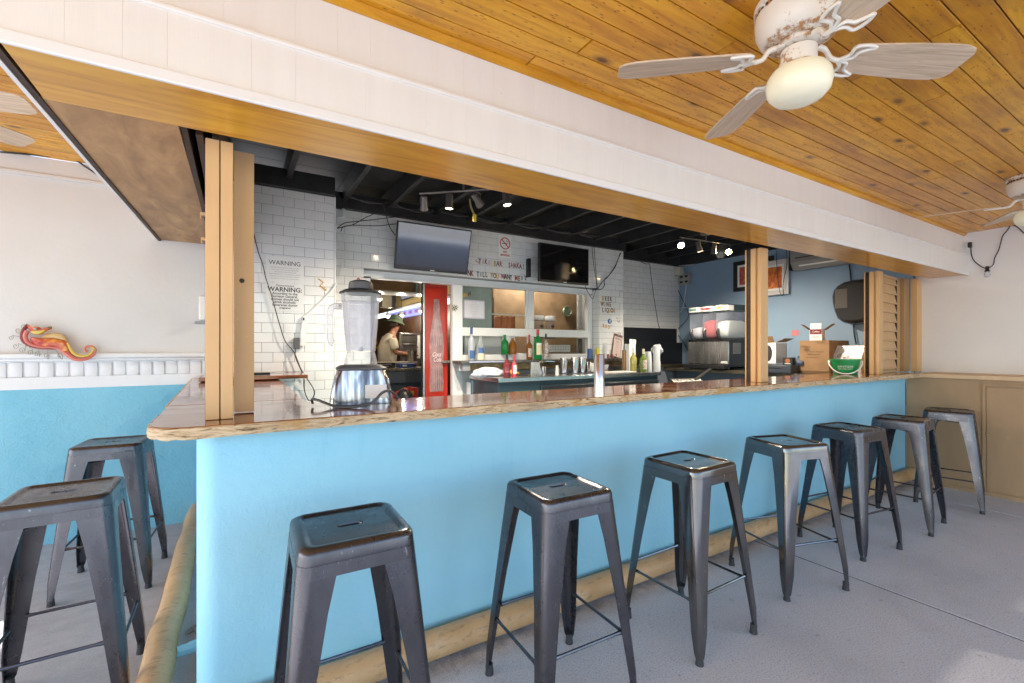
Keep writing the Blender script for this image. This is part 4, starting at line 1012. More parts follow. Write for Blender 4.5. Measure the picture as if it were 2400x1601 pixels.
MB((4.9, 4.5, 1)).box(4.40, 4.45, 0, 5.86, 4.72, .999).build('bench_front', mat('grey bench front', (.17, .18, .21), .5))
tag(bpy.data.objects['bench_front'], 'grey cupboard front below the dark bench at the right rear', 'cupboard')
# seat of a black chair with white lettering seen over the bar
p = onY(1612, 893, 3.2); t = thing('black_sign_board', 'black slanted board with white chalk lettering just above the bar top', 'board', p); t.rotation_euler = (R(-65), 0, R(-8))
MB().box(-.20, 0, -.06, .20, .015, .06).build('board', BLACKP, t, bevel=0.004); o = text('lettering', 'ALOHA BAR', .075, (0, 0, 0), FY, WPAPER, None, .0004, 'CENTER'); o.parent = t; o.location = (0, -.002, -.02)
o_ = onY(1640, 880, 3.3); m = MB(p); m.tube([(p.x + .12, p.y, p.z), (o_.x + .18, o_.y, o_.z + .06)], .02, 8); tag(m.build('board_arm', BLACKP), 'black diagonal arm beside the slanted lettered board', 'arm')

# slush machine ------------------------------------------------------
sm = thing('slush_machine', 'stainless three-bowl slush machine with red and white slush against the blue wall', 'slush machine', (5.3, 3.80, .99)); O = (5.3, 3.80, .99)
MB(O).box(5.30, 3.502, 1.06, 5.312, 4.104, 1.355).build('front_panel', STEEL, sm, bevel=0.003)
MB(O).box(5.312, 3.51, 1.03, 5.84, 4.096, 1.356).build('body', BLACKP, sm, bevel=0.004)
m = MB(O)
for i in range(14): m.box(5.40, 3.5035, 1.20 + i * .010, 5.56, 3.508, 1.204 + i * .010)
m.build('side_vent', mat('grey vent slats', (.35, .33, .32), .4), sm, smooth=False)
MB(O).box(5.20, 3.50, 1.005, 5.31, 4.106, 1.052).build('drip_tray', BLACKP, sm, bevel=0.006)
MB(O).box(5.30, 3.502, 1.357, 5.84, 4.104, 1.385).build('deck', BLACKP, sm, bevel=0.004)
text('badge', 'GRINDMASTER', .018, (5.2995, 3.555, 1.082), FX, BLACKP, sm, .0004, 'CENTER'); MB(O).box(5.2992, 3.52, 1.075, 5.2998, 3.61, 1.102).build('badge_plate', WHITEP, sm, smooth=False)
for y in (3.53, 4.08):
    for x in (5.34, 5.80): MB(O).lathe([(0, .99), (.014, .99), (.014, 1.031), (0, 1.031)], (x, y, 0), 10).build('foot', BLACKP, sm)
BOWLG = clear('clear bowl plastic', (.93, .94, .98), (.55, .60, .70), .14, .05)
for i, (y, mm, hh, lab, cc) in enumerate(((4.00, mat('clear ice slush', (.72, .72, .73), .5), .17, 'LIMEADE', GR), (3.80, mat('red slush', (.55, .05, .04), .35), .27, 'STRAWBERRY', SR), (3.60, mat('white slush', (.70, .71, .62), .5), .25, 'LEMON', LC['y']))):
    hw = .088
    def ring(z, x0, x1, hw_=hw, rr_=.045): return [(p[0], p[1], z) for p in rrect((x1 - x0) / 2, hw_, min(rr_, hw_ * .95), 7, z, (x0 + x1) / 2, y)]
    def ring_old(z, x0, x1, hw_=hw): return [(x0 + .03, y - hw_, z), (x1 - .03, y - hw_, z), (x1, y - hw_ + .03, z), (x1, y + hw_ - .03, z), (x1 - .03, y + hw_, z), (x0 + .03, y + hw_, z), (x0, y + hw_ - .03, z), (x0, y - hw_ + .03, z)]
    m = MB(O); m.loft([ring(1.387, 5.36, 5.72, .050), ring(1.398, 5.325, 5.74, .070), ring(1.425, 5.292, 5.76, .084), ring(1.47, 5.278, 5.768), ring(1.53, 5.275, 5.77), ring(1.64, 5.285, 5.76), ring(1.735, 5.28, 5.74)]); bw_ = m.build('bowl', BOWLG, sm, ang=.9)
    m = MB(O); zt = 1.39 + hh * .9
    m.loft([ring(1.391, 5.38, 5.70, .045), ring(1.405, 5.34, 5.73, .066), ring(1.435, 5.312, 5.74, .076), ring(1.48, 5.302, 5.745, .080), ring(zt - .035, 5.305, 5.74, .080), ring(zt - .008, 5.33, 5.72, .072), ring(zt + .012, 5.42, 5.69, .045)]); m.build('slush', mm, bw_)
    m = MB(O); m.loft([ring(1.737, 5.262, 5.76), ring(1.75, 5.258, 5.765)]); m.loft([ring(1.818, 5.272, 5.75), ring(1.83, 5.29, 5.74)]); lid = m.build('lid', mat('dark teal lid plastic', (.02, .04, .045), .3), sm)
    m = MB(O); m.loft([ring(1.751, 5.260, 5.762), ring(1.817, 5.268, 5.752)]); m.build('lid_band', WHITEP if i < 2 else WHITEP, lid)
    text('flavour_label', lab, .034 if i != 2 else .04, (5.256, y, 1.773), FX, cc, sm, .0006, 'CENTER', 0, .75, .0015)
    m = MB(O); m.tube([(5.262, y + .02, 1.52), (5.245, y + .02, 1.47), (5.250, y + .0, 1.40), (5.258, y - .01, 1.38)], [.016, .022, .018, .010], 10); m.build('tap', BLACKP, sm)
MB(O).box(5.42, 3.5085, 1.752, 5.66, 3.5105, 1.817).build('side_band', MATS['dark teal lid plastic'], sm, smooth=False)
m = MB(O); m.tube(catmull([(5.69, 3.515, 1.62), (5.73, 3.512, 1.52), (5.72, 3.512, 1.42), (5.68, 3.515, 1.39)], 5), .010, 7); m.build('bowl_seal', mat('red rubber seal', (.40, .05, .05), .4), sm)
ls = thing('wall_bench', 'dark bench along the blue wall carrying the slush machine and boxes', 'bench', (5.5, 2.0, .95)); O = (5.5, 2.0, .95)
MB(O).box(5.22, 2.22, .955, 5.89, 4.60, .99).build('bench_top', mat('dark oiled bench top', (.06, .05, .035), .35, var=.5), ls, bevel=0.003)
MB(O).box(5.40, 2.24, 0, 5.89, 4.40, .954).build('bench_base', mat('blue grey base', (.055, .085, .12), .6), ls)

# boxes, till drawer, bucket -----------------------------------------
def box5(name, label, cat, c, size, rz, m_, grp=None):
    t = thing(name, label, cat, c, R(rz), grp); MB().box(-size[0] / 2, -size[1] / 2, 0, size[0] / 2, size[1] / 2, size[2]).build('carton', m_, t, bevel=0.003); return t
t = box5('cardboard_box', 'large brown cardboard box with a crushed damp lower edge behind the bar top', 'box', (5.60, 2.55, .991), (.44, .30, .362), 0, CARD)
m = MB(); m.box(-.221, -.155, .0, -.2205, .15, .03); m.build('damp_stain', mat('damp stain', (.16, .09, .04), .8), t, smooth=False)
for s, y, z, sz in (('chips', .09, .28, .05), ('PACIFIC', -.07, .33, .022), ('keep in a cool dry place', 0, .235, .020), ('handle with care', .0, .205, .020), ('natural ingredients', .02, .175, .016)):
    o = text('print_line', s, sz, (0, 0, 0), FX, mat('faded print', (.17, .09, .05), .8), None, .0002, 'CENTER', .1); o.parent = t; o.location = (-.2225, y, z)
m = MB(); m.lathe([(.001, 0), (.022, 0), (.022, .0006), (.001, .0006)], (-.2222, .075, .262), 14, Matrix.Rotation(R(-90), 3, 'Y') @ Matrix.Diagonal((.6, 1.4, 1))); m.build('printed_leaf', MATS['faded print'], t)
o = text('print_line', 'chips', .05, (0, 0, 0), FY, MATS['faded print'], None, .0002, 'CENTER', .1); o.parent = t; o.location = (-.06, -.152, .265)
t = thing('carton', 'small white and red carton with open flaps on top of the large cardboard box', 'box', (5.52, 2.58, 1.354), R(8))
MB().box(-.055, -.06, 0, .055, .06, .125).build('body', WPAPER, t, bevel=0.002); MB().box(-.0565, -.056, .07, -.0555, .056, .122).build('red_band', mat('maroon print', (.22, .02, .03), .5), t, smooth=False)
m = MB(); m.obox((-.056, .0, .158), (.003, .105, .065), Matrix.Rotation(R(8), 3, 'Y')); m.build('flap', WPAPER, t)
for y, rx in ((.11, 40), (-.115, -38)):
    m = MB(); m.obox((0, y, .15), (.10, .10, .003), Matrix.Rotation(R(rx), 3, 'X')); m.build('flap', CARD, t)
o = text('print_line', 'Coffee', .026, (0, 0, 0), FX, WPAPER, None, .0003, 'CENTER'); o.parent = t; o.location = (-.0575, 0, .09)
o = text('print_line', 'Espresso', .018, (0, 0, 0), FX, INK, None, .0003, 'CENTER'); o.parent = t; o.location = (-.0562, 0, .035)
t = thing('open_carton', 'tall open white carton with brown flaps right beside the middle post', 'box', (5.50, 3.03, 1.09), 0)
MB().box(-.12, -.07, 0, .12, .11, .24).build('body', WPAPER, t, bevel=0.002); m = MB(); m.lathe([(.001, 0), (.06, 0), (.06, .0008), (.001, .0008)], (-.1205, .02, .12), 20, Matrix.Rotation(R(-90), 3, 'Y') @ Matrix.Diagonal((1.6, .8, 1))); m.build('printed_picture', INK, t)
m = MB(); m.obox((-.02, -.12, .27), (.2, .10, .003), Matrix.Rotation(R(-25), 3, 'X')); m.obox((-.14, .02, .28), (.09, .15, .003), Matrix.Rotation(R(60), 3, 'Y')); m.build('flap', CARD, t)
t = thing('till_drawer', 'dark blue-grey cash drawer with a key in its lock beside the middle post', 'drawer', (5.36, 2.90, .991), 0)
MB().box(-.16, -.20, 0, .2, .25, .088).build('body', mat('slate till metal', (.05, .06, .08), .4), t, bevel=0.004); MB().box(-.163, -.185, .012, -.161, .22, .078).build('front', MATS['slate till metal'], t, bevel=0.003)
m = MB(); m.lathe([(.001, 0), (.012, 0), (.012, .006), (.001, .006)], (-.164, .16, .045), 12, Matrix.Rotation(R(-90), 3, 'Y')); m.box(-.178, .145, .015, -.172, .165, .045); m.build('key', STEEL, t); MB().box(-.166, -.10, .05, -.1635, .08, .056).build('slot', BLACKP, t)
t = box5('coffee_packet', 'small black packet with an orange emblem on the cash drawer', 'packet', (5.36, 2.80, 1.081), (.10, .10, .085), 10, BLACKP)
m = MB(); m.lathe([(.001, 0), (.026, 0), (.026, .001), (.001, .001)], (-.051, .0, .045), 16, Matrix.Rotation(R(-90), 3, 'Y')); m.build('emblem', mat('orange print', (.45, .14, .05), .5), t); MB().box(-.0525, -.03, .010, -.0515, .03, .018).build('caption_bar', WPAPER, t, smooth=False)
t = thing('card_reader', 'dark blue card terminal on the cash drawer beside the black packet', 'terminal', (5.42, 2.70, 1.081), R(6)); m = MB(); m.loft([[(-.06, y, 0), (.06, y, 0), (.06, y, .10), (.0, y, .10), (-.06, y, .03)] for y in (-.04, .04)]); m.build('body', mat('dark blue plastic', (.02, .045, .09), .4), t, bevel=0.004)
MB().box(-.03, -.03, .10, .05, .03, .102).build('display', SCREEN, t, smooth=False)
# green bucket
t = thing('green_bucket', 'green plastic sanitiser bucket with a white handle standing on the bar top', 'bucket', (4.745, 1.985, 1.036)); t.rotation_euler = (0, 0, R(-67))
MB().lathe([(0, 0), (.088, 0), (.091, .006), (.112, .122), (.119, .124), (.119, .134), (.110, .134), (.089, .01), (0, .01)], n=32).build('pail', mat('green bucket plastic', (.012, .28, .08), .35), t)
m = MB(); m.tube([(.124 * math.cos(a), -.03 - .104 * abs(math.sin(a)), .118 - .112 * math.sin(a)) for a in [math.pi * i / 16 for i in range(17)]], .0055, 7); m.build('handle', WHITEP, t)
for s in (1, -1): MB().lathe([(0, 0), (.012, 0), (.012, .012), (0, .012)], (s * .113, -.02, .110), 10, Matrix.Rotation(s * R(90), 3, 'Y')).build('lug', WHITEP, t)
for i, (s_, sz, z) in enumerate((('SANITIZER', .024, .062), ('SOLUTION ONLY', .013, .044))):
    o = text('print_line', s_, sz, (0, 0, 0), (R(80), 0, 0), WPAPER, None, .0003, 'CENTER', 0, 1); o.parent = t; o.location = (0, -.0935 - .17 * z - .002, z)
t = thing('snack_bag', 'white printed snack bag leaning behind the green bucket', 'bag', (5.47, 2.27, .991)); t.rotation_euler = (0, R(10), R(-10)); t.scale = (1.2, 1.2, 1.45)
m = MB(); m.loft([[(-.05 * w__, -.13, z), (.05 * w__, -.13, z), (.05 * w__, .13, z), (-.05 * w__, .13, z)] for z, w__ in ((0, .5), (.06, 1), (.14, .9), (.20, .1), (.215, .06))]); m.build('bag_body', mat('glossy white packet', (.62, .60, .64), .25, var=.2, vs_=20), t, bevel=0.004)
o = text('print_line', 'chips', .05, (0, 0, 0), FX, MATS['faded print'], None, .0003, 'CENTER', .15); o.parent = t; o.location = (-.055, .02, .12)

# things on the blue wall --------------------------------------------
def picture(label, y0, z0, y1, z1, fm, im, x=5.888, cross=None):
    t = thing('framed_picture', label, 'picture', (x, (y0 + y1) / 2, (z0 + z1) / 2), 0, 'framed pictures on the blue wall'); O = t.location
    m = MB(O)
    for a, b_, c_, d in ((y0, z0, y1, z0 + .055), (y0, z1 - .055, y1, z1), (y0, z0 + .055, y0 - .055 * (1 if y0 > y1 else -1), z1 - .055), (y1, z0 + .055, y1 + .055 * (1 if y0 > y1 else -1), z1 - .055)):
        m.box(x - .022, a, b_, x, c_, d)
    m.build('frame', fm, t, bevel=0.002)
    s = -1 if y0 > y1 else 1
    MB(O).box(x - .010, y0 + s * .05, z0 + .05, x - .004, y1 - s * .05, z1 - .05).build('mount', WPAPER, t, smooth=False)
    MB(O).box(x - .012, y0 + s * .085, z0 + .085, x - .0101, y1 - s * .085, z1 - .085).build('print', im, t, smooth=False)
def m_art(name, cols, seed):
    m = mat(name, (.5, .2, .1), .4); k = NT(m); v = k.n('ShaderNodeTexVoronoi'); v.inputs['Scale'].default_value = 16; k.l(k.coord(rnd=seed), v.inputs['Vector'])
    f = k.noise(k.coord(rnd=seed), 9, 4, .7, 1.5); mx = k.n('ShaderNodeMath', operation='ADD'); mx.inputs[1].default_value = 0; k.l(f, mx.inputs[0])
    k.base(k.ramp(f, [(0.25 + .5 * i / (len(cols) - 1), c) for i, c in enumerate(cols)])); return m
picture('dark-framed red and purple abstract picture on the blue wall left of the middle post', 3.81, 2.045, 3.26, 2.455, mat('black picture frame', (.02, .02, .022), .4), m_art('abstract art red', [(.05, .03, .15), (.35, .04, .10), (.60, .15, .05), (.75, .45, .10)], 2), 5.888)
picture('white-framed orange abstract picture on the blue wall right of the middle post', 3.50, 1.945, 3.06, 2.385, mat('white picture frame', (.62, .60, .60), .5), m_art('abstract art orange', [(.20, .10, .12), (.60, .10, .05), (.80, .30, .04), (.85, .55, .20)], 9), 5.862)
t = thing('air_curtain', 'grey ridged air unit high on the blue wall behind the orange soffit', 'air unit', (5.888, 2.70, 2.21))
m = MB(); m.loft([[(0, y, 0), (-.10, y, 0), (-.17, y, .09), (-.17, y, .33), (0, y, .33)] for y in (-.32, .28)]); m.build('casing', GREYP, t, bevel=0.006)
for z in (.13, .22): MB().box(-.176, -.25, z, -.171, .22, z + .012).build('groove', BLACKP, t, bevel=0.002)
m = MB(); m.obox((-.138, -.02, .045), (.006, .42, .018), Matrix.Rotation(R(-38), 3, 'Y')); m.build('outlet_slot', WHITEP, t)
MB().box(-.172, .281, .0, 0, .29, .33).build('end_cap', BLACKP, t, bevel=0.004)
t = thing('towel_dispenser', 'dark rounded paper towel dispenser on the blue wall by the right post', 'dispenser', (5.888, 2.34, 1.54))
m = MB(); loops = []
for x, s in ((0, 1), (-.10, 1), (-.17, .94), (-.20, .82)):
    cy, cz = 0, .235; P = [(.02, -.245), (.09, -.225), (.135, -.185), (.165, -.10), (.185, 0), (.190, .08), (.175, .15), (.135, .20), (.07, .232), (-.02, .245), (-.14, .240), (-.19, .21), (-.20, .05), (-.19, -.15), (-.15, -.225), (-.08, -.243)]
    loops.append([(x, cy + a_ * s, cz + b__ * s) for a_, b__ in P])
m.loft(loops); m.build('cover', mat('smoked dispenser plastic', (.035, .035, .037), .18), t, bevel=0.006)
MB().box(-.203, .02, .17, -.200, .14, .38).build('level_window', mat('smoked window', (.12, .11, .10), .15), t, bevel=0.001)
m = MB(); m.lathe([(.001, 0), (.036, 0), (.036, .006), (.024, .010), (.001, .010)], (-.178, .05, .10), 20, Matrix.Rotation(R(-90), 3, 'Y')); m.build('lock_disc', BLACKP, t)
a = onX(1856, 774, 5.888); tag(MB(a).box(5.8895, a.y - .075, a.z - .07, 5.8885, a.y, a.z).build('pink_note', mat('pink note paper', (.62, .22, .24), .7)), 'small pink paper note stuck to the blue wall above the boxes', 'note')
jb = thing('junction_box', 'grey junction box with sockets in the corner of the blue wall and the tiles', 'socket box', (5.85, 4.62, 2.33)); MB().box(-.02, -.12, -.09, .035, .08, .07).build('box', mat('tan grey box', (.35, .34, .31), .5), jb, bevel=0.005)
for y in (-.07, .02):
    for z in (-.05, .03): MB().box(-.0225, y - .025, z - .015, -.0205, y + .025, z + .015).build('socket', BLACKP, jb)
sj = thing('plug_box', 'small cream plug box hanging just above the grey junction box', 'socket box', (5.80, 4.66, 2.44)); MB().box(-.05, -.05, -.05, .05, .05, .07).build('box', mat('cream plastic', (.60, .57, .48), .5), sj, bevel=0.005); m = MB(); m.obox((.02, -.12, .085), (.02, .26, .006), Matrix.Rotation(R(6), 3, 'X')); m.build('bracket', WHITEP, sj)
t = thing('dome_camera', 'round dome camera under the black ceiling near the right spotlights', 'camera', (5.16, 3.52, 2.42)); MB().lathe([(0, .12), (.07, .12), (.075, .06), (.06, .04), (0, .04)], n=24).build('base', mat('dim brown plastic', (.10, .09, .085), .4), t); MB().lathe([(.058, .05), (.054, .01), (.035, -.028), (0, -.035)], n=24).build('dome', mat('dome glass', (.30, .29, .28), .1), t); MB().lathe([(.022, -.0), (.024, -.025), (.012, -.040), (0, -.041)], n=16).build('lens', BLACKP, t)
m = MB((5.0, 2.85, 2.4)); m.loft([[(5.05, y, z) for y, z in ()]]) if False else None
t = thing('wall_speaker', 'grey wedge speaker partly hidden behind the middle post under the black ceiling', 'speaker', (4.45, 2.66, 2.36)); m = MB(); m.loft([[(-.08, -.06, 0), (.08, -.06, 0), (.08, .10, 0), (-.08, .10, 0)], [(-.05, -.10, .26), (.09, -.10, .26), (.09, .10, .26), (-.05, .10, .26)]]); m.build('cabinet', GREYP, t, bevel=0.012); MB().box(-.02, -.02, .261, .02, .02, .32).build('stem', BLACKP, t)
m = MB((.80, 4.40, 2.53)); m.lathe([(0, 2.475), (.020, 2.478), (.021, 2.535), (.016, 2.552), (0, 2.56)], (.835, 4.395, 0), 16)
tag(m.build('motion_sensor', WHITEP), 'small white rounded sensor at the top of the tiles beside the pier', 'sensor')

# track lights -------------------------------------------------------
WARM = (1.0, .74, .46)
BULB_ON = emis('lit spot bulb', (1, .80, .50), 30); BULB_HOT = emis('hot spot bulb', (1, .72, .36), 220); BULB_OFF = mat('unlit bulb glass', (.25, .24, .22), .2)
SPOTM = mat('dusty nickel', (.20, .18, .165), .45, .5, var=.3)
def spot_head(t, p, aim, on, e):
    d = Vector(aim).normalized(); q = d.to_track_quat('-Z', 'Y').to_matrix()
    m = MB(); m.cyl(p, (p[0], p[1], p[2] - .02), .005, 6)
    c = Vector(p) + Vector((0, 0, -.075))
    m.tube([c + Vector((.031, 0, -.01)), c + Vector((.031, 0, .045)), c + Vector((.018, 0, .058)), c + Vector((-.018, 0, .058)), c + Vector((-.031, 0, .045)), c + Vector((-.031, 0, -.01))], .0035, 6)
    yk = m.build('yoke', SPOTM, t)
    m = MB(); m.lathe([(0, .055), (.022, .055), (.025, .048), (.025, -.005), (.032, -.040), (.034, -.058), (.031, -.058), (.026, -.03), (0, -.028)], c, 18, q); m.build('spot_can', SPOTM, t)
    m = MB(); m.lathe([(0, -.046), (.028, -.050), (.028, -.044), (0, -.040)], c, 16, q); m.build('bulb', BULB_HOT if on == 2 else BULB_ON if on else BULB_OFF, t)
    if on:
        ld = bpy.data.lights.new('spot_lamp', 'SPOT'); ld.energy = e; ld.color = WARM if on == 2 else (1, .86, .68); ld.spot_size = R(150); ld.spot_blend = .8; ld.shadow_soft_size = .03
        lo = bpy.data.objects.new('spot_lamp', ld); COL.objects.link(lo); lo.parent = t; lo.location = c + d * .062; lo.rotation_euler = d.to_track_quat('-Z', 'Y').to_euler()
def track(label, p0, p1, heads):
    p0, p1 = Vector(p0), Vector(p1); mid = (p0 + p1) / 2; t = thing('track_light', label, 'track light', mid, 0, 'track lights under the black ceiling')
    m = MB(mid); m.tube([p0, p1], .009, 8); m.build('rail', SPOTM, t)
    m = MB(); m.lathe([(0, .0), (.06, .0), (.06, .05), (0, .05)], (0, 0, .075), 24); m.cyl((0, 0, 0), (0, 0, .08), .008); m.build('ceiling_plate', SPOTM, t)
    for f, aim, on, e in heads: spot_head(t, p0.lerp(p1, f) - mid, aim, on, e)
track('left track light of four spots hanging from the black ceiling', (1.24, 3.48, 2.50), (1.78, 3.00, 2.50), ((.05, (.2, .5, -.8), 0, 0), (.34, (.0, .1, -1), 1, 42), (.65, (.6, .3, -.5), 0, 0), (.97, (.15, -.1, -1), 1, 42)))
track('right track light with two glaring warm bulbs near the blue wall', (4.20, 3.36, 2.50), (5.02, 3.30, 2.50), ((.03, (-.75, -.5, -.42), 2, 10), (.36, (.2, -.1, -1), 1, 50), (.66, (.0, .1, -1), 0, 0), (.97, (-.75, -.5, -.42), 2, 10)))
m = MB((1.56, 3.12, 2.3)); m.tube(catmull([(1.545, 3.20, 2.43), (1.555, 3.19, 2.36), (1.575, 3.18, 2.31)], 4), .007, 6); tg = m.build('hanging_strap', mat('tan strap', (.40, .28, .14), .6)); tag(tg, 'tan strap with a yellow tag hanging from the left track light', 'strap')
m = MB((1.56, 3.12, 2.3)); m.box(1.563, 3.175, 2.255, 1.590, 3.182, 2.312); y_ = m.build('yellow_tag', mat('bright yellow tag', (.80, .62, .05), .5), tg); y_.location = (0, 0, 0)
m = MB((1.3, 3.3, 2.52)); m.loft([[(a, b__, c_ + s) for s in (0, .004)] + [(a + .02, b__ - .09, c_ + .03 + s) for s in (.004, 0)] for a, b__, c_ in ((1.10, 3.20, 2.60), (1.20, 3.16, 2.545), (1.30, 3.12, 2.535), (1.42, 3.08, 2.53), (1.52, 3.10, 2.505), (1.56, 3.12, 2.50))])
tag(m.build('foil_strip', mat('dull gold foil', (.55, .47, .30), .25, .8)), 'dull gold foil strip dangling beside the left track light', 'foil')

# ================================================================== KITCHEN BEHIND THE WINDOW
OCHRE = m_whitewall('ochre kitchen paint', (.50, .38, .18), 30, .1); KWOOD = mat('dark kitchen panelling', (.085, .040, .020), .45, var=.5, vs_=5)
PLY = mat('brown plywood', (.40, .25, .14), .6, var=.35, vs_=5)
b = MB(); b.box(.90, 4.77, 0, .98, 11.2, 2.7); b.box(2.80, 5.36, 0, 2.95, 11.2, 1.95); b.build('kitchen_wall', KWOOD)['kind'] = 'structure'
b = MB(); b.box(.98, 11.0, 0, 2.8, 11.1, 2.7); b.build('kitchen_end_wall', OCHRE)['kind'] = 'structure'
b = MB(); b.box(2.72, 5.36, 2.05, 2.80, 11.0, 2.68); b.build('kitchen_bulkhead', OCHRE)['kind'] = 'structure'
MB().box(.90, 4.77, -.05, 6.0, 11.2, -.005).build('kitchen_floor', GROUT)['kind'] = 'structure'
MB().box(.90, 4.77, 2.70, 6.0, 11.2, 2.75).build('kitchen_ceiling', OCHRE)['kind'] = 'structure'
b = MB(); b.box(2.96, 5.40, 0, 4.62, 5.46, 2.7); b.build('plywood_wall', PLY)['kind'] = 'structure'
b = MB(); b.box(4.62, 4.87, 0, 4.70, 5.46, 2.7); b.build('kitchen_side_wall', WALLW)['kind'] = 'structure'
kt = struct('kitchen_tiled_wall'); MB().box(4.17, 5.10, 1.2, 4.62, 5.12, 2.2).build('grout', GROUT, kt); tiles(kt, 4.17, 4.62, 1.40, 2.10, 5.098, 2.489, .85, .93)
tag(MB((2.4, 4.95, 1.7)).box(2.14, 4.95, 1.20, 2.69, 4.97, 2.1).build('pale_green_panel', mat('pale green glazed panel', (.52, .62, .57), .25, var=.15)), 'pale green panel behind the left window pane', 'panel')
tag(MB((2.9, 5.0, 1.5)).box(2.30, 4.90, 1.19, 3.0, 4.92, 1.42).build('white_backboard', mat('bright white board', (.80, .84, .90), .5)), 'bright white board behind the lower left panes', 'board')
b = MB((2.9, 5.1, 1.6))
for i in range(26): 
    x = 2.80 + i * .0115; b.box(x, 5.05 + random.uniform(0, .03), 1.42 + random.uniform(0, .04), x + .007, 5.053 + .03, 1.685 + random.uniform(-.02, .01))
tag(b.build('copper_tinsel', mat('copper foil fringe', (.60, .26, .12), .2, .9)), 'hanging copper foil fringe behind the left window pane', 'fringe')
tag(MB((2.9, 5.0, 1.7)).box(2.6, 5.03, 1.69, 3.3, 5.06, 1.705).build('fringe_rail', WFRAME), 'thin white rail above the copper foil fringe', 'rail')
dm = thing('drink_dispenser', 'twin-hopper drinks machine with white lids behind the right window pane', 'dispenser', (3.60, 5.10, 1.40)); 
for x in (-.10, .085):
    MB().lathe([(.095, 0), (.085, .03), (.055, .09), (.05, .12)], (x, 0, .0), 20).build('base_cone', mat('navy plastic', (.02, .03, .05), .35), dm)
    MB().lathe([(.06, .10), (.062, .24), (.05, .25)], (x, 0, 0), 20).build('hopper', BOWLG, dm); MB().lathe([(0, .245), (.078, .245), (.082, .26), (.07, .31), (0, .315)], (x, 0, 0), 20).build('lid', WHITEP, dm); MB().lathe([(0, 0), (.02, 0), (.02, .01), (0, .01)], (x, -.062, .165), 12, Matrix.Rotation(R(90), 3, 'X')).build('knob', BLACKP, dm)
p = onY(1330, 730, 5.3); t = thing('porthole_clock', 'round green-glass porthole on the plywood wall behind the right window', 'porthole', p); MB().lathe([(.062, 0), (.075, .01), (.085, .045), (.07, .06), (.06, .05)], (0, .05, 0), 28, Matrix.Rotation(R(90), 3, 'X')).build('rim', mat('greenish brass', (.35, .42, .30), .25, .6), t); MB().lathe([(0, .01), (.064, .01), (.064, .02), (0, .02)], (0, .05, 0), 24, Matrix.Rotation(R(90), 3, 'X')).build('glass_disc', mat('dark green glass', (.03, .16, .10), .1), t)
tag(MB((3.4, 5.0, 1.2)).box(3.0, 5.0, 1.0, 4.15, 5.35, 1.20).build('steel_equipment', m_steel('dull steel', (.35, .35, .36), .35), bevel=0.01), 'steel kitchen counter seen through the lower right pane', 'equipment')
cr = thing('caddy', 'perforated white organiser behind the lower right window pane', 'caddy', (3.60, 4.80, 1.22)); MB().box(-.20, 0, 0, .20, .01, .09).build('plate', WHITEP, cr)
m = MB()
for i in range(9):
    for j in range(2): m.lathe([(0, 0), (.006, 0), (.006, .002), (0, .002)], (-.17 + i * .042, -.0015, .03 + j * .035), 8, Matrix.Rotation(R(90), 3, 'X'))
m.build('holes', BLACKP, cr)
# red cooler with the bottle picture
rc = thing('red_cooler', 'tall red drinks cooler with a ribbed cola bottle picture standing in the doorway', 'cooler', (1.83, 4.66, 0)); O = (1.83, 4.66, 0)
MB(O).box(1.714, 4.66, .05, 1.980, 4.70, 1.958).build('cabinet', RED, rc, bevel=0.01)
MB(O).box(1.712, 4.645, .05, 1.975, 4.659, 1.96).build('door', RED, rc, bevel=0.004)
MB(O).box(1.692, 4.64, .05, 1.711, 4.70, 1.99).build('edge_strip', STEEL, rc, bevel=0.003)
BOT = mat('silvery bottle print', (.33, .19, .19), .2, .1, var=.4, vs_=14)
prof = [(.020, 1.800), (.026, 1.795), (.026, 1.745), (.030, 1.735), (.028, 1.66), (.034, 1.60), (.050, 1.50), (.064, 1.38), (.069, 1.28), (.066, 1.18), (.060, 1.10), (.062, 1.00), (.068, .90), (.064, .80)]
cx = 1.845; P = [(cx + w_ * 1.2, 4.6448, z) for w_, z in prof] + [(cx - w_ * 1.2, 4.6448, z) for w_, z in reversed(prof)]
m = MB(O); m.prism(P, (0, -.0022, 0)); m.build('bottle_picture', BOT, rc, smooth=False)
for dx in (-.035, -.018, 0, .018, .035):
    m = MB(O); m.tube([(cx + dx * .5, 4.642, 1.58), (cx + dx * 1.3, 4.642, 1.30)], .0022, 5); m.tube([(cx + dx * 1.1, 4.642, 1.08), (cx + dx * 1.25, 4.642, .82)], .0022, 5); m.build('bottle_rib', mat('bottle rib print', (.55, .42, .42), .2, .2), rc)
text('script_lettering', 'Coca', .068, (cx - .002, 4.6412, 1.180), FY, MATS['silvery bottle print'] if False else mat('script print', (.72, .55, .55), .3), rc, .0004, 'CENTER', .35, .72, .001)
text('script_lettering', 'Cola', .068, (cx + .006, 4.6412, 1.125), FY, MATS['script print'], rc, .0004, 'CENTER', .35, .72, .001)
MB(O).box(1.90, 4.60, 1.11, 1.985, 4.63, 1.135).build('door_handle', m_steel('handle steel', (.4, .38, .34), .3), rc, bevel=0.003)
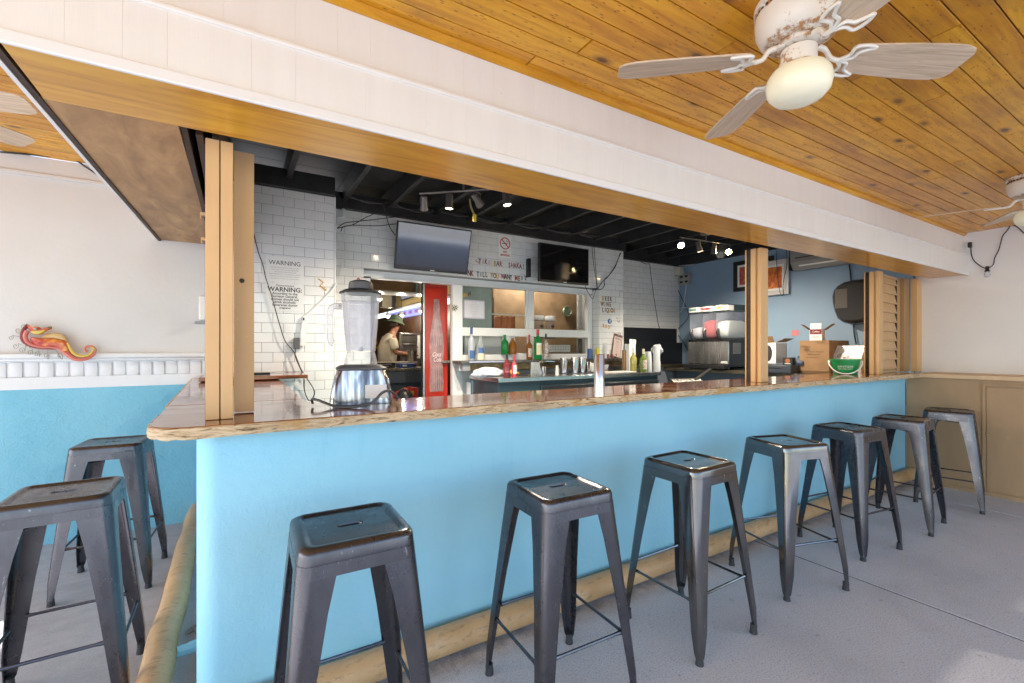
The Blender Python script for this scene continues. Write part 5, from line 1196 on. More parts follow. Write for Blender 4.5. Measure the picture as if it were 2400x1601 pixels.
# kitchen contents
ks = thing('high_shelf', 'white shelf across the top of the kitchen doorway carrying a carton', 'shelf', (2.0, 6.0, 2.0)); MB((2.0, 6.0, 2.0)).box(1.0, 6.0, 2.012, 2.70, 6.35, 2.032).build('board', WFRAME, ks, bevel=0.003)
t = box5('long_carton', 'long brown carton lying on the high kitchen shelf', 'box', (1.62, 6.2, 2.033), (.90, .25, .17), 0, CARD); o = text('print_line', 'ALOHA', .06, (0, 0, 0), FY, MATS['faded print'], None, .0003, 'CENTER'); o.parent = t; o.location = (-.05, -.127, .08)
for i, (c_, lab) in enumerate((((.30, .38, .45), 'grey-blue folder beside the long carton'), ((.70, .62, .60), 'pale folder standing second beside the long carton'), ((.45, .06, .06), 'red and white folder standing third on the high shelf'), ((.04, .05, .05), 'black folder at the right end of the high shelf'))):
    tag(MB((2.13 + i * .055, 6.1, 2.033)).box(2.11 + i * .055, 6.08, 2.033, 2.155 + i * .055, 6.3, 2.20).build('folder', mat('folder %d' % i, c_, .5), bevel=0.002), lab, 'folder', 'folders on the high kitchen shelf')
for x in (3.45,):  # out-of-view lamp, added to brighten the dim space behind the window panes
    t = thing('pendant_lamp', 'added unseen pendant lamp above the serving window, lighting the space behind its panes', 'lamp', (x, 5.02, 2.42), 0, 'pendant lamps in the kitchen')
    MB().lathe([(.012, .07), (.035, .055), (.042, 0), (.040, -.002), (.030, .05), (0, .06)], n=16).build('shade', WFRAME, t); MB().lathe([(0, .035), (.026, .03), (.036, -.01), (.02, -.03), (0, -.033)], n=14).build('bulb', emis('pendant bulb', (1, .95, .82), 3), t); MB().cyl((0, 0, .065), (0, 0, .27), .003, 5).build('cord', BLACKP, t)
    ld = bpy.data.lights.new('lamp_light', 'POINT'); ld.energy = 9; ld.color = (1, .93, .82); ld.shadow_soft_size = .04; lo = bpy.data.objects.new('lamp_light', ld); COL.objects.link(lo); lo.parent = t; lo.location = (0, 0, -.06)
a = onY(896, 682, 7.0); b_ = onY(918, 720, 7.0); t = thing('hanging_speaker', 'large grey-brown speaker cabinet hanging from the kitchen ceiling', 'speaker', (a.x, 7.0, b_.z)); MB().box(0, 0, 0, b_.x - a.x, .25, a.z - b_.z + .1).build('cabinet', mat('grey brown cloth', (.16, .14, .10), .8, var=.2), t, bevel=0.006); MB().box(b_.x - a.x + .001, 0, .0, b_.x - a.x + .07, .25, a.z - b_.z + .1).build('side', BLACKP, t, bevel=0.006)
a = onX(966, 684, 2.715); t = thing('kitchen_television', 'slanted television fixed to the ochre bulkhead in the kitchen', 'television', (2.70, 8.2, 2.17)); MB().box(-.03, -.35, -.0, 0, .35, .32).build('casing', BLACKP, t, bevel=0.006); MB().box(-.0315, -.33, .02, -.0305, .33, .30).build('screen', mat('dim screen', (.05, .055, .06), .15, Emission_Color=(.35, .40, .50, 1), Emission_Strength=.15), t)
m = MB((2.70, 6, 2.04)); m.box(2.690, 5.4, 2.030, 2.719, 11.0, 2.052); tag(m.build('bulkhead_trim', WFRAME), 'white trim line under the ochre kitchen bulkhead', 'trim')
t = thing('backlit_board', 'blue and purple backlit menu strip above the ovens', 'menu board', (2.76, 8.4, 1.86)); MB().box(-.03, -1.1, 0, .02, 1.1, .14).build('panel', mat('blue backlit print', (.10, .12, .35), .3, Emission_Color=(.25, .28, .75, 1), Emission_Strength=.35), t, bevel=0.004)
for i in range(6): MB().box(-.033, -1.0 + i * .34, .04, -.031, -.82 + i * .34, .10).build('menu_block', mat('purple print', (.25, .12, .40), .4), t)
PEND = emis('pendant bulb', (1, .95, .82), 3)
for i, (u, v, yy) in enumerate(((889, 700, 6.6), (909, 741, 8.3), (941, 739, 7.6), (987, 728, 6.9))):
    p = onY(u, v, yy); t = thing('pendant_lamp', ('pendant lamp beside the hanging speaker, highest of the four', 'pendant lamp behind the green hat', 'pendant lamp right of the green hat', 'pendant lamp nearest the red cooler')[i], 'lamp', p, 0, 'pendant lamps in the kitchen')
    MB().lathe([(.012, .07), (.035, .055), (.042, 0), (.040, -.002), (.030, .05), (0, .06)], n=16).build('shade', WFRAME, t); MB().lathe([(0, .035), (.026, .03), (.036, -.01), (.02, -.03), (0, -.033)], n=14).build('bulb', PEND, t); MB().cyl((0, 0, .065), (0, 0, min(.45, 2.68 - p.z)), .003, 5).build('cord', BLACKP, t)
    ld = bpy.data.lights.new('lamp_light', 'POINT'); ld.energy = 3.2; ld.color = (1, .88, .70); ld.shadow_soft_size = .04; lo = bpy.data.objects.new('lamp_light', ld); COL.objects.link(lo); lo.parent = t; lo.location = (0, 0, -.06)
kc = thing('kitchen_counter', 'blue-grey kitchen counter with a speckled granite top behind the blender', 'counter', (2.0, 6.0, 0)); O = (2.0, 6.0, 0)
GRAN = mat('speckled granite', (.10, .09, .07), .25); k_ = NT(GRAN); k_.base(k_.ramp(k_.noise(k_.coord(), 40, 4, .8), [(0.4, (.03, .03, .025)), (0.5, (.14, .12, .08)), (0.65, (.40, .36, .25))]))
MB(O).box(1.0, 6.0, .965, 2.32, 6.75, 1.0).build('granite_top', GRAN, kc, bevel=0.004); MB(O).box(1.0, 6.03, .80, 2.32, 6.05, .964).build('upper_front', mat('slate front', (.08, .105, .14), .4), kc); MB(O).box(1.0, 6.08, 0, 2.32, 6.72, .80).build('lower_front', mat('deep slate front', (.035, .06, .085), .5), kc)
MB(O).box(1.0, 6.55, 1.001, 2.32, 6.95, 1.062).build('prep_board', mat('pale worktop', (.42, .37, .28), .5), kc)
t = thing('blue_carton', 'blue carton lying on the granite kitchen counter', 'box', (2.02, 6.18, 1.001)); MB().box(-.12, -.05, 0, .12, .12, .055).build('body', mat('blue print carton', (.03, .10, .42), .3, var=.4, vs_=20), t, bevel=0.004); MB().box(-.08, -.0515, .015, -.02, -.0505, .04).build('printed_patch', WPAPER, t, smooth=False)
t = thing('name_plate', 'black counter sign with white lettering left of the blue carton', 'sign', (1.72, 6.16, 1.001)); MB().box(-.13, 0, 0, .13, .02, .07).build('plate', BLACKP, t, bevel=0.003); o = text('lettering', 'NOW SERVING', .022, (0, 0, 0), FY, WPAPER, None, .0003, 'CENTER'); o.parent = t; o.location = (0, -.002, .04); o = text('lettering', 'LUNCH', .022, (0, 0, 0), FY, WPAPER, None, .0003, 'CENTER'); o.parent = t; o.location = (0, -.002, .012)
m = MB((1.58, 6.2, 1)); m.tube(catmull([(1.56, 6.3, 1.0), (1.56, 6.3, 1.12), (1.60, 6.3, 1.15), (1.63, 6.3, 1.11)], 5), .008, 7); tag(m.build('kitchen_tap', CHROME), 'thin curved kitchen tap right of the blender jar', 'tap')
t = thing('oven_stack', 'stack of steel ovens in the kitchen behind the person', 'oven', (2.42, 7.3, 1.0)); MB().box(-.16, 0, 0, .22, .5, .52).build('casing', m_steel('oven steel', (.33, .31, .29), .35), t, bevel=0.008)
for z in (.03, .20, .37):
    d = MB().box(-.13, -.012, z, .12, -.001, z + .14).build('oven_door', m_steel('oven door steel', (.45, .43, .41), .3), t, bevel=0.004); MB().box(-.11, -.035, z + .11, .10, -.025, z + .12).build('handle', BLACKP, d)
MB().box(.14, -.004, .10, .19, -.001, .48).build('control_strip', LWHITE, t)
t = thing('steel_pot', 'tall steel pot at the right end of the kitchen worktop', 'pot', (2.28, 6.75, 1.063)); MB().lathe([(0, 0), (.055, 0), (.068, .17), (.071, .17), (.066, .16), (.05, .005), (0, .005)], n=20).build('pot_body', m_steel('pot steel', (.5, .48, .43), .3), t); MB().cyl((.02, 0, .05), (.10, .02, .22), .005, 6).build('ladle', STEEL, t)
t = thing('red_bags', 'red snack boxes stacked low beside the blender', 'boxes', (1.78, 5.45, .56)); MB().box(-.20, 0, 0, .06, .2, .08).build('tray', mat('pale cardboard', (.45, .33, .2), .7), t)
m = MB(); m.obox((-.09, .08, .15), (.26, .18, .02), Matrix.Rotation(R(-28), 3, 'Y')); m.build('red_lid', mat('bright red card', (.50, .03, .015), .4), t); m = MB(); m.obox((.09, .08, .12), (.10, .14, .20), Matrix.Rotation(R(8), 3, 'Y')); m.build('red_box', MATS['bright red card'], t, bevel=0.003); MB().box(.05, .005, .13, .09, .008, .18).build('yellow_patch', LC['y'], t)
crumple('black_bin_bag', 'black bag slumped low in the doorway beside the red boxes', (1.58, 4.95, .62), .10, .10, .20, BLACKP, 'bag', 11, .12)

# person in the kitchen, bending over the worktop ---------------------
def skin_body(name, joints, edges, m_, parent, sub=2):
    me = bpy.data.meshes.new(name); me.from_pydata([j[0] for j in joints], edges, []); me.materials.append(m_)
    o = bpy.data.objects.new(name, me); COL.objects.link(o); o.parent = parent
    sk = o.modifiers.new('skin', 'SKIN'); sk.use_smooth_shade = True
    if not me.skin_vertices: me.attributes.new('dummy', 'FLOAT', 'POINT')
    try: sv_ = me.skin_vertices[0].data
    except Exception:
        bpy.context.view_layer.objects.active = o; o.select_set(True); bpy.ops.mesh.customdata_skin_add(); sv_ = me.skin_vertices[0].data
    for i, j in enumerate(joints): r_ = j[1]; sv_[i].radius = r_ if isinstance(r_, tuple) else (r_, r_)
    sv_[0].use_root = True
    s = o.modifiers.new('sub', 'SUBSURF'); s.levels = sub; s.render_levels = sub
    return o
SKINM = mat('tanned skin', (.42, .20, .13), .5); SHIRT = mat('cream tee shirt', (.66, .60, .48), .85, var=.15, vs_=14); HATG = mat('olive green hat cloth', (.10, .14, .085), .85, var=.5, vs_=30); JEAN = mat('dark shorts', (.06, .06, .08), .9)
pp = onY(907, 842, 7.25); pe = thing('person', 'person in a green bucket hat and cream shirt bending over the kitchen worktop', 'person', (pp.x, 7.25, 0), 0)
J = [((0, 0, .95), (.15, .12)), ((0, 0, 1.10), (.14, .11)), ((.01, 0, 1.28), (.155, .12)), ((.04, 0, 1.42), (.13, .10)), ((.085, 0, 1.50), .055), ((.125, 0, 1.56), .055),
     ((.145, 0, 1.64), (.085, .075)), ((.15, 0, 1.71), (.085, .075)),
     ((.05, -.17, 1.42), .058), ((.07, -.21, 1.20), .046), ((.26, -.17, 1.17), .036), ((.38, -.12, 1.18), .028),
     ((.05, .17, 1.42), .058), ((.08, .22, 1.19), .046), ((.28, .15, 1.10), .036), ((.38, .08, 1.09), .028),
     ((.0, -.09, .85), .095), ((.02, -.10, .48), .065), ((-.02, -.10, .09), .045), ((.09, -.11, .04), .035),
     ((.0, .09, .85), .095), ((.02, .10, .48), .065), ((-.02, .10, .09), .045), ((.09, .11, .04), .035)]
EG = [(0, 1), (1, 2), (2, 3), (3, 4), (4, 5), (5, 6), (6, 7), (3, 8), (8, 9), (9, 10), (10, 11), (3, 12), (12, 13), (13, 14), (14, 15), (0, 16), (16, 17), (17, 18), (18, 19), (0, 20), (20, 21), (21, 22), (22, 23)]
for hand, base_, d in ((11, (.38, -.12, 1.18), 1), (15, (.38, .08, 1.09), -1)):
    for k in range(4):
        i0 = len(J); bx_, by_, bz_ = base_; oy = (k - 1.5) * .016; L_ = (.036, .043, .040, .030)[k]
        J += [((bx_ + .035, by_ + oy, bz_ - .004), .010), ((bx_ + .035 + L_, by_ + oy * 1.2, bz_ - .016), .009), ((bx_ + .035 + L_ * 1.5, by_ + oy * 1.2, bz_ - .038), .008)]
        EG += [(hand, i0), (i0, i0 + 1), (i0 + 1, i0 + 2)]
    i0 = len(J); J += [((bx_ + .015, by_ + d * .034, bz_ - .005), .011), ((bx_ + .045, by_ + d * .044, bz_ - .02), .009)]; EG += [(hand, i0), (i0, i0 + 1)]
skin_body('body', J, EG, SKINM, pe)
SJ = [((0, 0, .93), (.165, .135)), ((0, 0, 1.10), (.16, .13)), ((.01, 0, 1.28), (.175, .14)), ((.04, 0, 1.43), (.14, .11)), ((.07, 0, 1.475), .075), ((.05, -.17, 1.415), .075), ((.065, -.215, 1.22), .072), ((.05, .17, 1.415), .075), ((.075, .225, 1.22), .072)]
skin_body('shirt', SJ, [(0, 1), (1, 2), (2, 3), (3, 4), (3, 5), (5, 6), (3, 7), (7, 8)], SHIRT, pe)
skin_body('shorts', [((0, 0, .97), (.165, .135)), ((0, -.09, .84), .115), ((.015, -.10, .56), .095), ((0, .09, .84), .115), ((.015, .10, .56), .095)], [(0, 1), (1, 2), (0, 3), (3, 4)], JEAN, pe)
hq = Matrix.Rotation(R(14), 3, 'Y')
m = MB(); m.lathe([(.155, -.035), (.150, -.030), (.105, .01), (.102, .05), (.090, .085), (.05, .100), (0, .103), (0, .098), (.09, .05), (.098, .01), (.145, -.036)], (.145, 0, 1.705), 28, hq); ht = m.build('bucket_hat', HATG, pe)
m = MB(); m.lathe([(.104, .012), (.105, .03), (.100, .032)], (.145, 0, 1.705), 24, hq); m.build('hat_band', mat('dark hat band', (.05, .07, .04), .8), ht)
m = MB(); m.lathe([(0, 0), (.012, .004), (.014, .014), (.006, .034), (0, .040)], (.235, 0, 1.625), 10, Matrix.Rotation(R(18), 3, 'Y')); m.build('nose', SKINM, pe)
for s in (-1, 1):
    m = MB(); m.lathe([(0, -.010), (.008, -.006), (.009, 0), (.008, .006), (0, .010)], (.212, s * .034, 1.668), 10, Matrix.Rotation(R(90), 3, 'Y')); m.build('eye', mat('dark eye', (.03, .02, .02), .2), pe)
    m = MB(); m.lathe([(0, -.02), (.015, -.012), (.018, .008), (.010, .024), (0, .028)], (.135, s * .082, 1.65), 10); m.build('ear', SKINM, pe)
m = MB(); m.box(.214, -.022, 1.592, .222, .022, 1.598); m.build('mouth', mat('lip', (.30, .10, .08), .5), pe)
m = MB(); m.lathe([(.088, .0), (.090, .03), (.092, .06), (.085, .075)], (.135, 0, 1.62), 20, Matrix.Rotation(R(-20), 3, 'Y')); m.build('hair', mat('dark brown hair', (.04, .025, .018), .7), pe)
m = MB(); m.box(-.172, -.05, 1.33, -.168, .05, 1.37); m.box(-.168, -.07, 1.26, -.164, .06, 1.30); m.build('shirt_print', LC['y'], pe)

# ================================================================== BLENDER, CABLES, STRING LIGHT, SEAHORSE
bl = thing('jar_blender', 'bar blender with a tall clear jar and chrome base standing on the bar top', 'blender', (.466, 2.065, 1.036), R(-10))
GH = mat('charcoal lid plastic', (.09, .09, .10), .45)
m = MB(); m.loft([rrect(hx, hy, r_, 7, z) for hx, hy, r_, z in ((.126, .100, .030, 0), (.127, .101, .032, .010), (.122, .098, .03, .05), (.112, .092, .03, .10), (.098, .086, .03, .142))]); m.build('base', m_streak(), bl, ang=.7)
for sx, sy in ((-1, -1), (1, -1)):
    m = MB(); m.loft([[(sx * (.098 + dx), sy * (.078 + .0), z), (sx * (.110 + dx), sy * (.070), z), (sx * (.108 + dx), sy * .084, z)] for dx, z in ((.0185, .012), (.012, .06), (.002, .105))]); m.build('corner_fin', STEEL, bl)
m = MB(); m.loft([rrect(.098, .086, .03, 7, .1425), rrect(.104, .090, .03, 7, .146), rrect(.104, .090, .03, 7, .152), rrect(.085, .075, .03, 7, .162), rrect(.062, .060, .03, 7, .166)]); m.build('base_collar', GH, bl)
MB().box(.012, -.1035, .022, .100, -.1005, .078).build('white_label', WPAPER, bl, bevel=0.001).rotation_euler = (R(-2), 0, 0)
MB().lathe([(.0, .167), (.070, .167), (.066, .190), (.060, .215), (.058, .222)], n=28).build('jar_foot', CLEAR, bl)
n = 40
def flute(r, z, a=.0034): return [((r + a * math.cos(8 * 2 * math.pi * i / n)) * math.cos(2 * math.pi * i / n), (r + a * math.cos(8 * 2 * math.pi * i / n)) * math.sin(2 * math.pi * i / n), z) for i in range(n)]
JAR = clear('cloudy jar plastic', (.90, .91, .94), (.80, .82, .87), .16, .08)
m = MB(); m.loft([flute(.058, .223), flute(.060, .25), flute(.066, .32), flute(.072, .40), flute(.076, .435, .001), flute(.074, .435, .001), flute(.064, .32), flute(.056, .23)], False, True); m.build('jar', JAR, bl)
MB().lathe([(.077, .436), (.081, .440), (.083, .474), (.080, .474), (.078, .440)], n=32).build('jar_rim', CLEAR, bl)
MB().lathe([(0, .475), (.090, .476), (.089, .482), (.070, .492), (.052, .496), (0, .496)], n=32).build('lid', mat('black lid rubber', (.03, .03, .032), .5), bl)
m = MB(); m.lathe([(0, .4965), (.052, .4965), (.053, .500), (.050, .525), (.046, .529), (.024, .536), (0, .537)], n=30); m.build('lid_cap', GH, bl)
m = MB(); m.tube(catmull([(-.078, .0, .420), (-.112, .0, .418), (-.126, .0, .395), (-.128, .0, .33), (-.124, .0, .268), (-.112, 0, .258)], 5), [.013] * 26, 8); m.build('handle', JAR, bl)
m = MB(); m.lathe([(0, .224), (.010, .226), (.008, .24), (0, .245)], n=10); m.obox((.014, 0, .236), (.04, .010, .002), Matrix.Rotation(R(20), 3, 'Y')); m.obox((-.014, 0, .236), (.04, .010, .002), Matrix.Rotation(R(-20), 3, 'Y')); m.build('blade_hub', STEEL, bl)
zc = 1.042
cable('blender_cable', 'thick grey cord looping in front of the blender base', [(.265, 2.03, zc + .002), (.262, 2.02, zc + .022), (.28, 1.975, zc + .020), (.335, 1.905, zc), (.40, 1.86, zc), (.46, 1.85, zc + .012), (.505, 1.86, zc + .05), (.545, 1.88, zc + .052), (.585, 1.91, zc + .018), (.586, 1.935, zc + .008)], .0056, mat('grey cord', (.07, .07, .08), .4))
def ccrop(ox, oy, s): return lambda x, y: (ox + x / s, oy + y / s)
# pier cord, power strip, plug
f1_ = ccrop(590, 420, 7.837); f2_ = ccrop(590, 620, 7.837); f3_ = ccrop(590, 800, 7.837)
def P_(lst, y): return [onY(*q, y) for q in lst]
cable('pier_cable', 'thin black cord hanging down the tiled pier past the warning notices', P_([f1_(18, 900), f1_(60, 1100), f1_(130, 1370), f1_(200, 1560), f2_(260, 250), f2_(360, 560), f2_(440, 850), f2_(520, 1130), f2_(610, 1400), f2_(740, 1560), f3_(800, 250), f3_(900, 500), f3_(1000, 660)], 4.05), .0042)
cable('hanging_loop', 'black cord loop hanging below the pier cord and over the flap shelf', P_([f3_(805, 130), f3_(800, 270), f3_(860, 430), f3_(940, 600), f3_(960, 660), f3_(955, 800), f3_(985, 960), f3_(1060, 1095), f3_(1140, 1000), f3_(1135, 880), f3_(1040, 720), f3_(975, 640)], 4.03), .0042)
a = onY(*f2_(825, 1450), 4.05); m = MB(a); m.box(a.x - .022, 4.03, a.z - .045, a.x + .022, 4.07, a.z + .045); tag(m.build('black_plug', mat('grey adapter', (.10, .10, .11), .5), bevel=0.004), 'dark grey plug adapter hanging at the lower pier tiles', 'plug')
a = onY(*f2_(945, 1230), 4.06); m = MB(a); m.obox(a, (.042, .03, .25), Matrix.Rotation(R(6), 3, 'Y')); ps_ = m.build('power_strip', WHITEP, bevel=0.008); tag(ps_, 'white power strip hanging at a slight slant on the pier tiles', 'power strip')
m = MB(a); m.obox(a + Vector((.002, -.0165, .10)), (.012, .003, .020)); m.build('switch', BLACKP, ps_)
WC = mat('white cord', (.72, .72, .72), .5)
cable('white_cable', 'white cord rising from the power strip to the pier corner', P_([f2_(960, 960), f2_(1120, 820), f2_(1350, 600), f2_(1500, 440), f2_(1560, 330)], 4.055), .007, WC)
cable('white_cable', 'thin white cord hanging down the tiles beside the pier corner', P_([f2_(1580, 250), f2_(1650, 60), f1_(1720, 1350), f1_(1740, 1200), f1_(1640, 1010)], 4.39), .004, WC)
m = MB((.73, 4.3, 2.2)); 
for z0, z1 in ((2.16, 2.30), (1.80, 1.93), (1.70, 1.79)): m.box(.7135, 4.20, z0, .735, 4.30, z1)
m.box(.7135, 4.23, 1.60, .722, 4.25, 2.54); tag(m.build('conduit_boxes', GREYBOX, bevel=0.003), 'grey electrical boxes on the side of the tiled pier', 'electrical box')
cable('ceiling_cable', 'black cord running from the pier box up to the roof above the doorway, top one', P_([f1_(1570, 900), f1_(1700, 810), f1_(1900, 780), f1_(2130, 755), (900, 512), (960, 504), (1010, 498)], 4.36), .004)
cable('ceiling_cable', 'black cord sagging between the pier box and the tilted television', P_([f1_(1570, 905), f1_(1700, 870), f1_(1850, 845), f1_(2100, 855), (890, 529), (935, 524)], 4.36), .004)
cable('ceiling_cable', 'black cord slanting from the pier box up between the rafters', P_([f1_(1640, 960), f1_(1680, 880), f1_(1870, 830), f1_(2100, 700), f1_(2240, 630), (897, 472)], 4.30), .004)
f6 = ccrop(860, 420, 4.477)
cable('television_cable', 'black cord curving from the roof to the left side of the tilted television', P_([f6(175, 240), f6(195, 350), f6(230, 480), f6(280, 565), f6(330, 610)], 4.28), .0042)
f7 = ccrop(1160, 480, 4.072)
for i, q in enumerate(([(925, 375), (935, 500), (950, 620), (968, 740), (975, 790)], [(945, 375), (955, 520), (965, 650), (975, 770), (960, 800), (915, 803)], [(860, 765), (885, 830), (930, 895), (945, 870), (965, 800)], [(1205, 455), (1165, 545), (1145, 600), (1075, 690), (1030, 730), (975, 800), (935, 805)], [(1195, 460), (1160, 560), (1095, 665), (1045, 715), (1045, 770), (1010, 808), (950, 800)])):
    cable('television_cable', ('left of two thin cords dropping beside the right television', 'right of two thin cords dropping beside the right television', 'cord hanging in a V below the right television', 'bundled cord sweeping from the roof corner to the right television', 'looser cord with a loop beside the bundled cord')[i], P_([f7(*k) for k in q], 4.38), .0035 if i < 3 else .0052)
f8 = ccrop(1360, 560, 7.837)
cable('hanging_cable', 'long thin cord hanging down the far tiled wall over the navy board', P_([f8(1110, 420), f8(1200, 460), f8(1270, 465), f8(1290, 600), f8(1320, 830), f8(1360, 1120), f8(1400, 1370), (1543, 760), (1551, 785)], 4.70), .0042)
cable('hanging_cable', 'dark cord running down the corner of the blue wall to the bench', [onX(*f8(1840, 690), 5.86), onX(*f8(1775, 850), 5.86), onX(*f8(1850, 1060), 5.86), onX(*f8(1960, 1290), 5.86)] + [onX(*q, 5.86) for q in ((1612, 745), (1588, 776), (1600, 800), (1613, 822))], .005)
cable('hanging_cable', 'pale cord looping down from the socket box in the blue corner', [onX(*f8(*q), 5.85) for q in ((1890, 560), (1930, 700), (1945, 860), (1920, 1050), (1890, 1240), (1830, 1350), (1760, 1360), (1745, 1320), (1800, 1280), (1960, 1260))], .0045, WC)
f9 = ccrop(1800, 560, 9.404)
cable('hanging_cable', 'thin looped cord hanging in front of the orange picture', [onX(*f9(*q), 5.80) for q in ((180, 250), (195, 600), (215, 850), (245, 1080), (275, 1210), (315, 1245), (345, 1200), (330, 1060), (355, 850), (405, 640), (415, 400), (400, 240))], .0035)
cable('dispenser_cable', 'black cord running down the blue wall behind the towel dispenser', [onX(*q, 5.87) for q in ((1990, 618), (1994, 650), (1996, 700), (2000, 752), (2002, 780), (2007, 808))], .007)
cable('side_cable', 'thin black cord along the top of the white wall at the far left', P_([(0, 356), (45, 360), (110, 366), (170, 373), (199, 390), (229, 410)], 4.04), .006)
# wires bundled through the rafters
for i, (x0, x1, z, yy) in enumerate(((.85, 1.22, 2.64, 4.30), (1.27, 1.68, 2.63, 4.30), (1.72, 2.06, 2.64, 4.28), (2.10, 2.52, 2.63, 4.28), (2.56, 2.96, 2.64, 4.26), (3.0, 3.39, 2.63, 4.26), (3.43, 3.82, 2.64, 4.26))):
    m = MB((x0, yy, z)); rr = random.Random(i)
    for k in range(3): m.tube(catmull([(x0, yy + rr.uniform(-.02, .02), z + rr.uniform(-.01, .02)), ((x0 + x1) / 2, yy - .03 + rr.uniform(-.03, .03), z - .015 + rr.uniform(-.025, .01)), (x1, yy + rr.uniform(-.02, .02), z + rr.uniform(-.01, .02))], 5), .005, 5)
    tag(m.build('rafter_wires', mat('dusty black wire', (.06, .055, .055), .6)), 'bundle of dusty wires between rafters, number %s bay from the pier' % ('first', 'second', 'third', 'fourth', 'fifth', 'sixth', 'seventh')[i], 'wires', 'wire bundles threaded through the rafters')
# string light on the white end wall
st = thing('string_light', 'black string light cord with one clear bulb looped on the white end wall', 'string light', (5.90, 1.33, 1.96)); O = (5.90, 1.33, 1.96)
f10 = ccrop(2200, 500, 4.98)
m = MB(O); m.tube(catmull([onX(*f10(*q), 5.90) for q in ((375, 400), (382, 480), (410, 550), (480, 610), (540, 640), (600, 630), (640, 590), (655, 520), (700, 430), (725, 340), (750, 260), (800, 200), (838, 145), (880, 142), (930, 170), (996, 235))], 6), .0045, 6); m.build('cord', BLACKP, st)
a = onX(*f10(367, 370), 5.895); MB(O).box(a.x - .015, a.y - .014, a.z - .025, a.x + .01, a.y + .014, a.z + .025).build('plug_end', BLACKP, st, bevel=0.004)
a = onX(*f10(567, 650), 5.885); m = MB(O); m.lathe([(0, a.z + .025), (.014, a.z + .024), (.015, a.z - .012), (.019, a.z - .018), (.019, a.z - .024), (0, a.z - .024)], (a.x, a.y, 0), 14); m.build('socket', BLACKP, st)
m = MB(O); m.lathe([(0, a.z - .025), (.013, a.z - .027), (.022, a.z - .048), (.020, a.z - .066), (.010, a.z - .076), (0, a.z - .078)], (a.x, a.y, 0), 16); m.build('bulb', CLEAR, st)
m = MB(O); m.cyl((a.x, a.y, a.z - .025), (a.x, a.y, a.z - .05), .004); m.build('filament', WHITEP, st)

# seahorse wall ornament ------------------------------------------------
sx = 9.404; f11 = lambda x, y: onY(x / sx, 740 + y / sx, 4.035)
shc = f11(1150, 600); so = thing('seahorse_ornament', 'red and yellow glass seahorse wall ornament with a curled tail and wire curls', 'ornament', shc)
sr = mat('seahorse red enamel', (.50, .07, .04), .15); k_ = NT(sr); k_.base(k_.ramp(k_.noise(k_.coord(), 17, 3), [(0.38, (.38, .02, .02)), (0.5, (.58, .12, .05)), (0.62, (.75, .34, .06))]))
sy = mat('seahorse yellow enamel', (.65, .50, .10), .2); sp_ = mat('seahorse pink edge', (.60, .17, .13), .25); so_ = mat('seahorse amber glass', (.62, .43, .19), .12); sdk = mat('dark maroon spine', (.20, .02, .02), .4); sg = mat('seahorse dark olive', (.12, .11, .03), .35)
def puff(name, pts, th, m_, y0=0.0, sub=5):
    L = catmull([f11(*p) for p in pts] + [f11(*pts[0])], sub)[:-1]; c = sum(L, Vector()) / len(L)
    loops = []
    for sc_, dy in ((1, 0), (1, -th * .35), (.93, -th * .75), (.70, -th), (.3, -th * 1.1)):
        loops.append([c + (p - c) * sc_ + Vector((0, dy - y0, 0)) for p in L])
    m = MB(shc); m.loft(loops); return m.build(name, m_, so, ang=.9)
puff('body_glass', [(700, 470), (800, 480), (1000, 500), (1180, 500), (1350, 530), (1480, 560), (1530, 640), (1560, 760), (1570, 820), (1500, 820), (1400, 760), (1300, 690), (1100, 680), (900, 670), (760, 620), (690, 540)], .022, sr, .008)
puff('belly_glass', [(900, 480), (1000, 420), (1130, 385), (1260, 380), (1380, 420), (1470, 500), (1490, 560), (1350, 530), (1180, 500), (1000, 495)], .012, so_, .004)
def strand(name, pts, rads, m_, y0=.012):
    C_ = catmull([f11(*p) + Vector((0, -y0, 0)) for p in pts], 6); n_ = len(C_); R_ = [np_interp(i / (n_ - 1), [k / (len(rads) - 1) for k in range(len(rads))], rads) for i in range(n_)]
    m = MB(shc); m.tube(C_, R_, 8); return m.build(name, m_, so)
strand('neck', [(620, 330), (575, 420), (585, 520), (650, 600), (780, 660), (950, 690), (1150, 690), (1320, 720), (1440, 800), (1560, 890)], [.013, .013, .012, .011, .010, .010, .011, .013, .016], sp_)
strand('spine', [(620, 200), (540, 300), (500, 400), (505, 500), (560, 590), (680, 660), (850, 710), (1050, 725), (1250, 730)], [.010, .011, .012, .012, .011, .009, .007, .006, .004], sdk, .004)
for p in ((500, 360), (470, 390), (465, 450), (470, 500), (490, 560), (530, 600), (590, 650), (660, 690), (520, 310)):
    q = f11(*p); c2 = f11(620, 480); d = (q - c2).normalized(); m = MB(shc); m.tube([q - d * .012, q + d * .008], [.007, .001], 5); m.build('spine_point', sdk, so)
strand('tail', [(1540, 860), (1640, 940), (1780, 965), (1930, 940), (2060, 860), (2105, 760), (2060, 690), (1980, 675), (1900, 700), (1880, 750), (1910, 785), (1950, 765)], [.016, .014, .012, .010, .009, .008, .0075, .007, .006, .005], sp_)
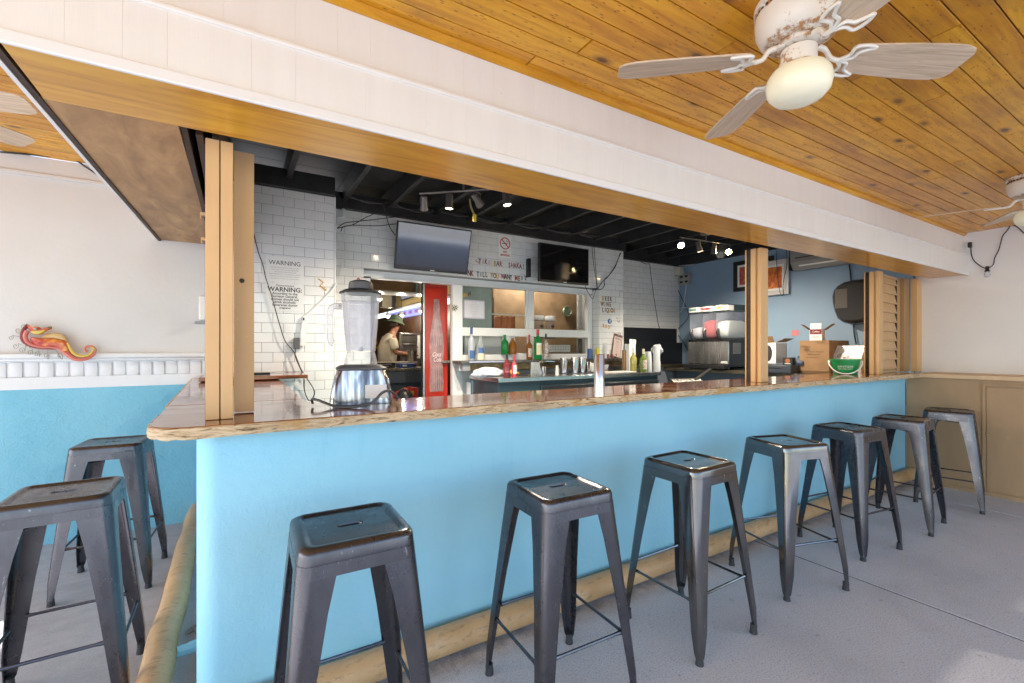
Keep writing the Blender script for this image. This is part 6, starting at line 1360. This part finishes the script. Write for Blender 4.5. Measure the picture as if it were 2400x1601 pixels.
strand('tail_ridge', [(1510, 600), (1560, 700), (1620, 800), (1720, 870), (1860, 890), (1980, 860), (2060, 780), (2085, 720), (2000, 690)], [.006, .008, .009, .008, .007, .006, .005, .004], sy, .020)
puff('head', [(610, 200), (680, 245), (800, 245), (880, 250), (950, 300), (1020, 300), (1100, 250), (1150, 240), (1155, 290), (1080, 320), (1010, 370), (950, 410), (820, 420), (720, 380), (650, 300)], .018, sr, .010)
puff('cheek', [(700, 350), (800, 330), (900, 330), (1010, 320), (1060, 310), (1000, 370), (930, 405), (830, 410), (750, 390)], .012, sy, .026)
m = MB(shc); m.lathe([(0, 0), (.008, .001), (.006, .006), (0, .008)], f11(822, 295) + Vector((0, -.036, 0)), 14, Matrix.Rotation(R(90), 3, 'X')); m.build('eye', mat('blue glass eye', (.35, .45, .45), .1), so)
strand('snout_tip', [(1090, 265), (1150, 265)], [.006, .008], sg, .024)
WIRE = mat('pale green wire', (.34, .35, .28), .4, .3)
for (cx_, cz_, r_, a0, sg_) in ((530, 235, 75, -30, 1), (405, 325, 75, -20, 1), (250, 480, 60, -60, 1), (350, 665, 72, -40, 1), (485, 765, 70, 10, -1), (670, 815, 70, 30, -1), (820, 850, 70, 40, -1), (1020, 890, 72, 60, -1), (1320, 890, 72, 60, -1)):
    pts = [(cx_ + r_ * (1 - i / 15) * math.cos(R(a0) + sg_ * i * .62), cz_ + r_ * (1 - i / 15) * math.sin(R(a0) + sg_ * i * .62)) for i in range(14)]
    tgt = (max(480, min(1200, cx_ + 90 if cx_ < 500 else cx_ + 40)), min(640, cz_) if cx_ < 500 else 700)
    m = MB(shc); m.tube(catmull([f11(*tgt) + Vector((0, -.006, 0))] + [f11(*p) + Vector((0, -.006, 0)) for p in pts], 3), .0021, 5); m.build('wire_curl', WIRE, so)
# white bottle-shaped dispenser half hidden behind the corner post
a = onY(474, 722, 4.03); t = thing('white_dispenser', 'white dispenser on the left wall half hidden behind the corner post', 'dispenser', a); MB().box(-.02, -.03, -.09, .06, .045, .09).build('body', WHITEP, t, bevel=0.012); MB().box(-.045, -.02, -.115, .02, .03, -.10).build('lever', GREYBOX, t, bevel=0.002)
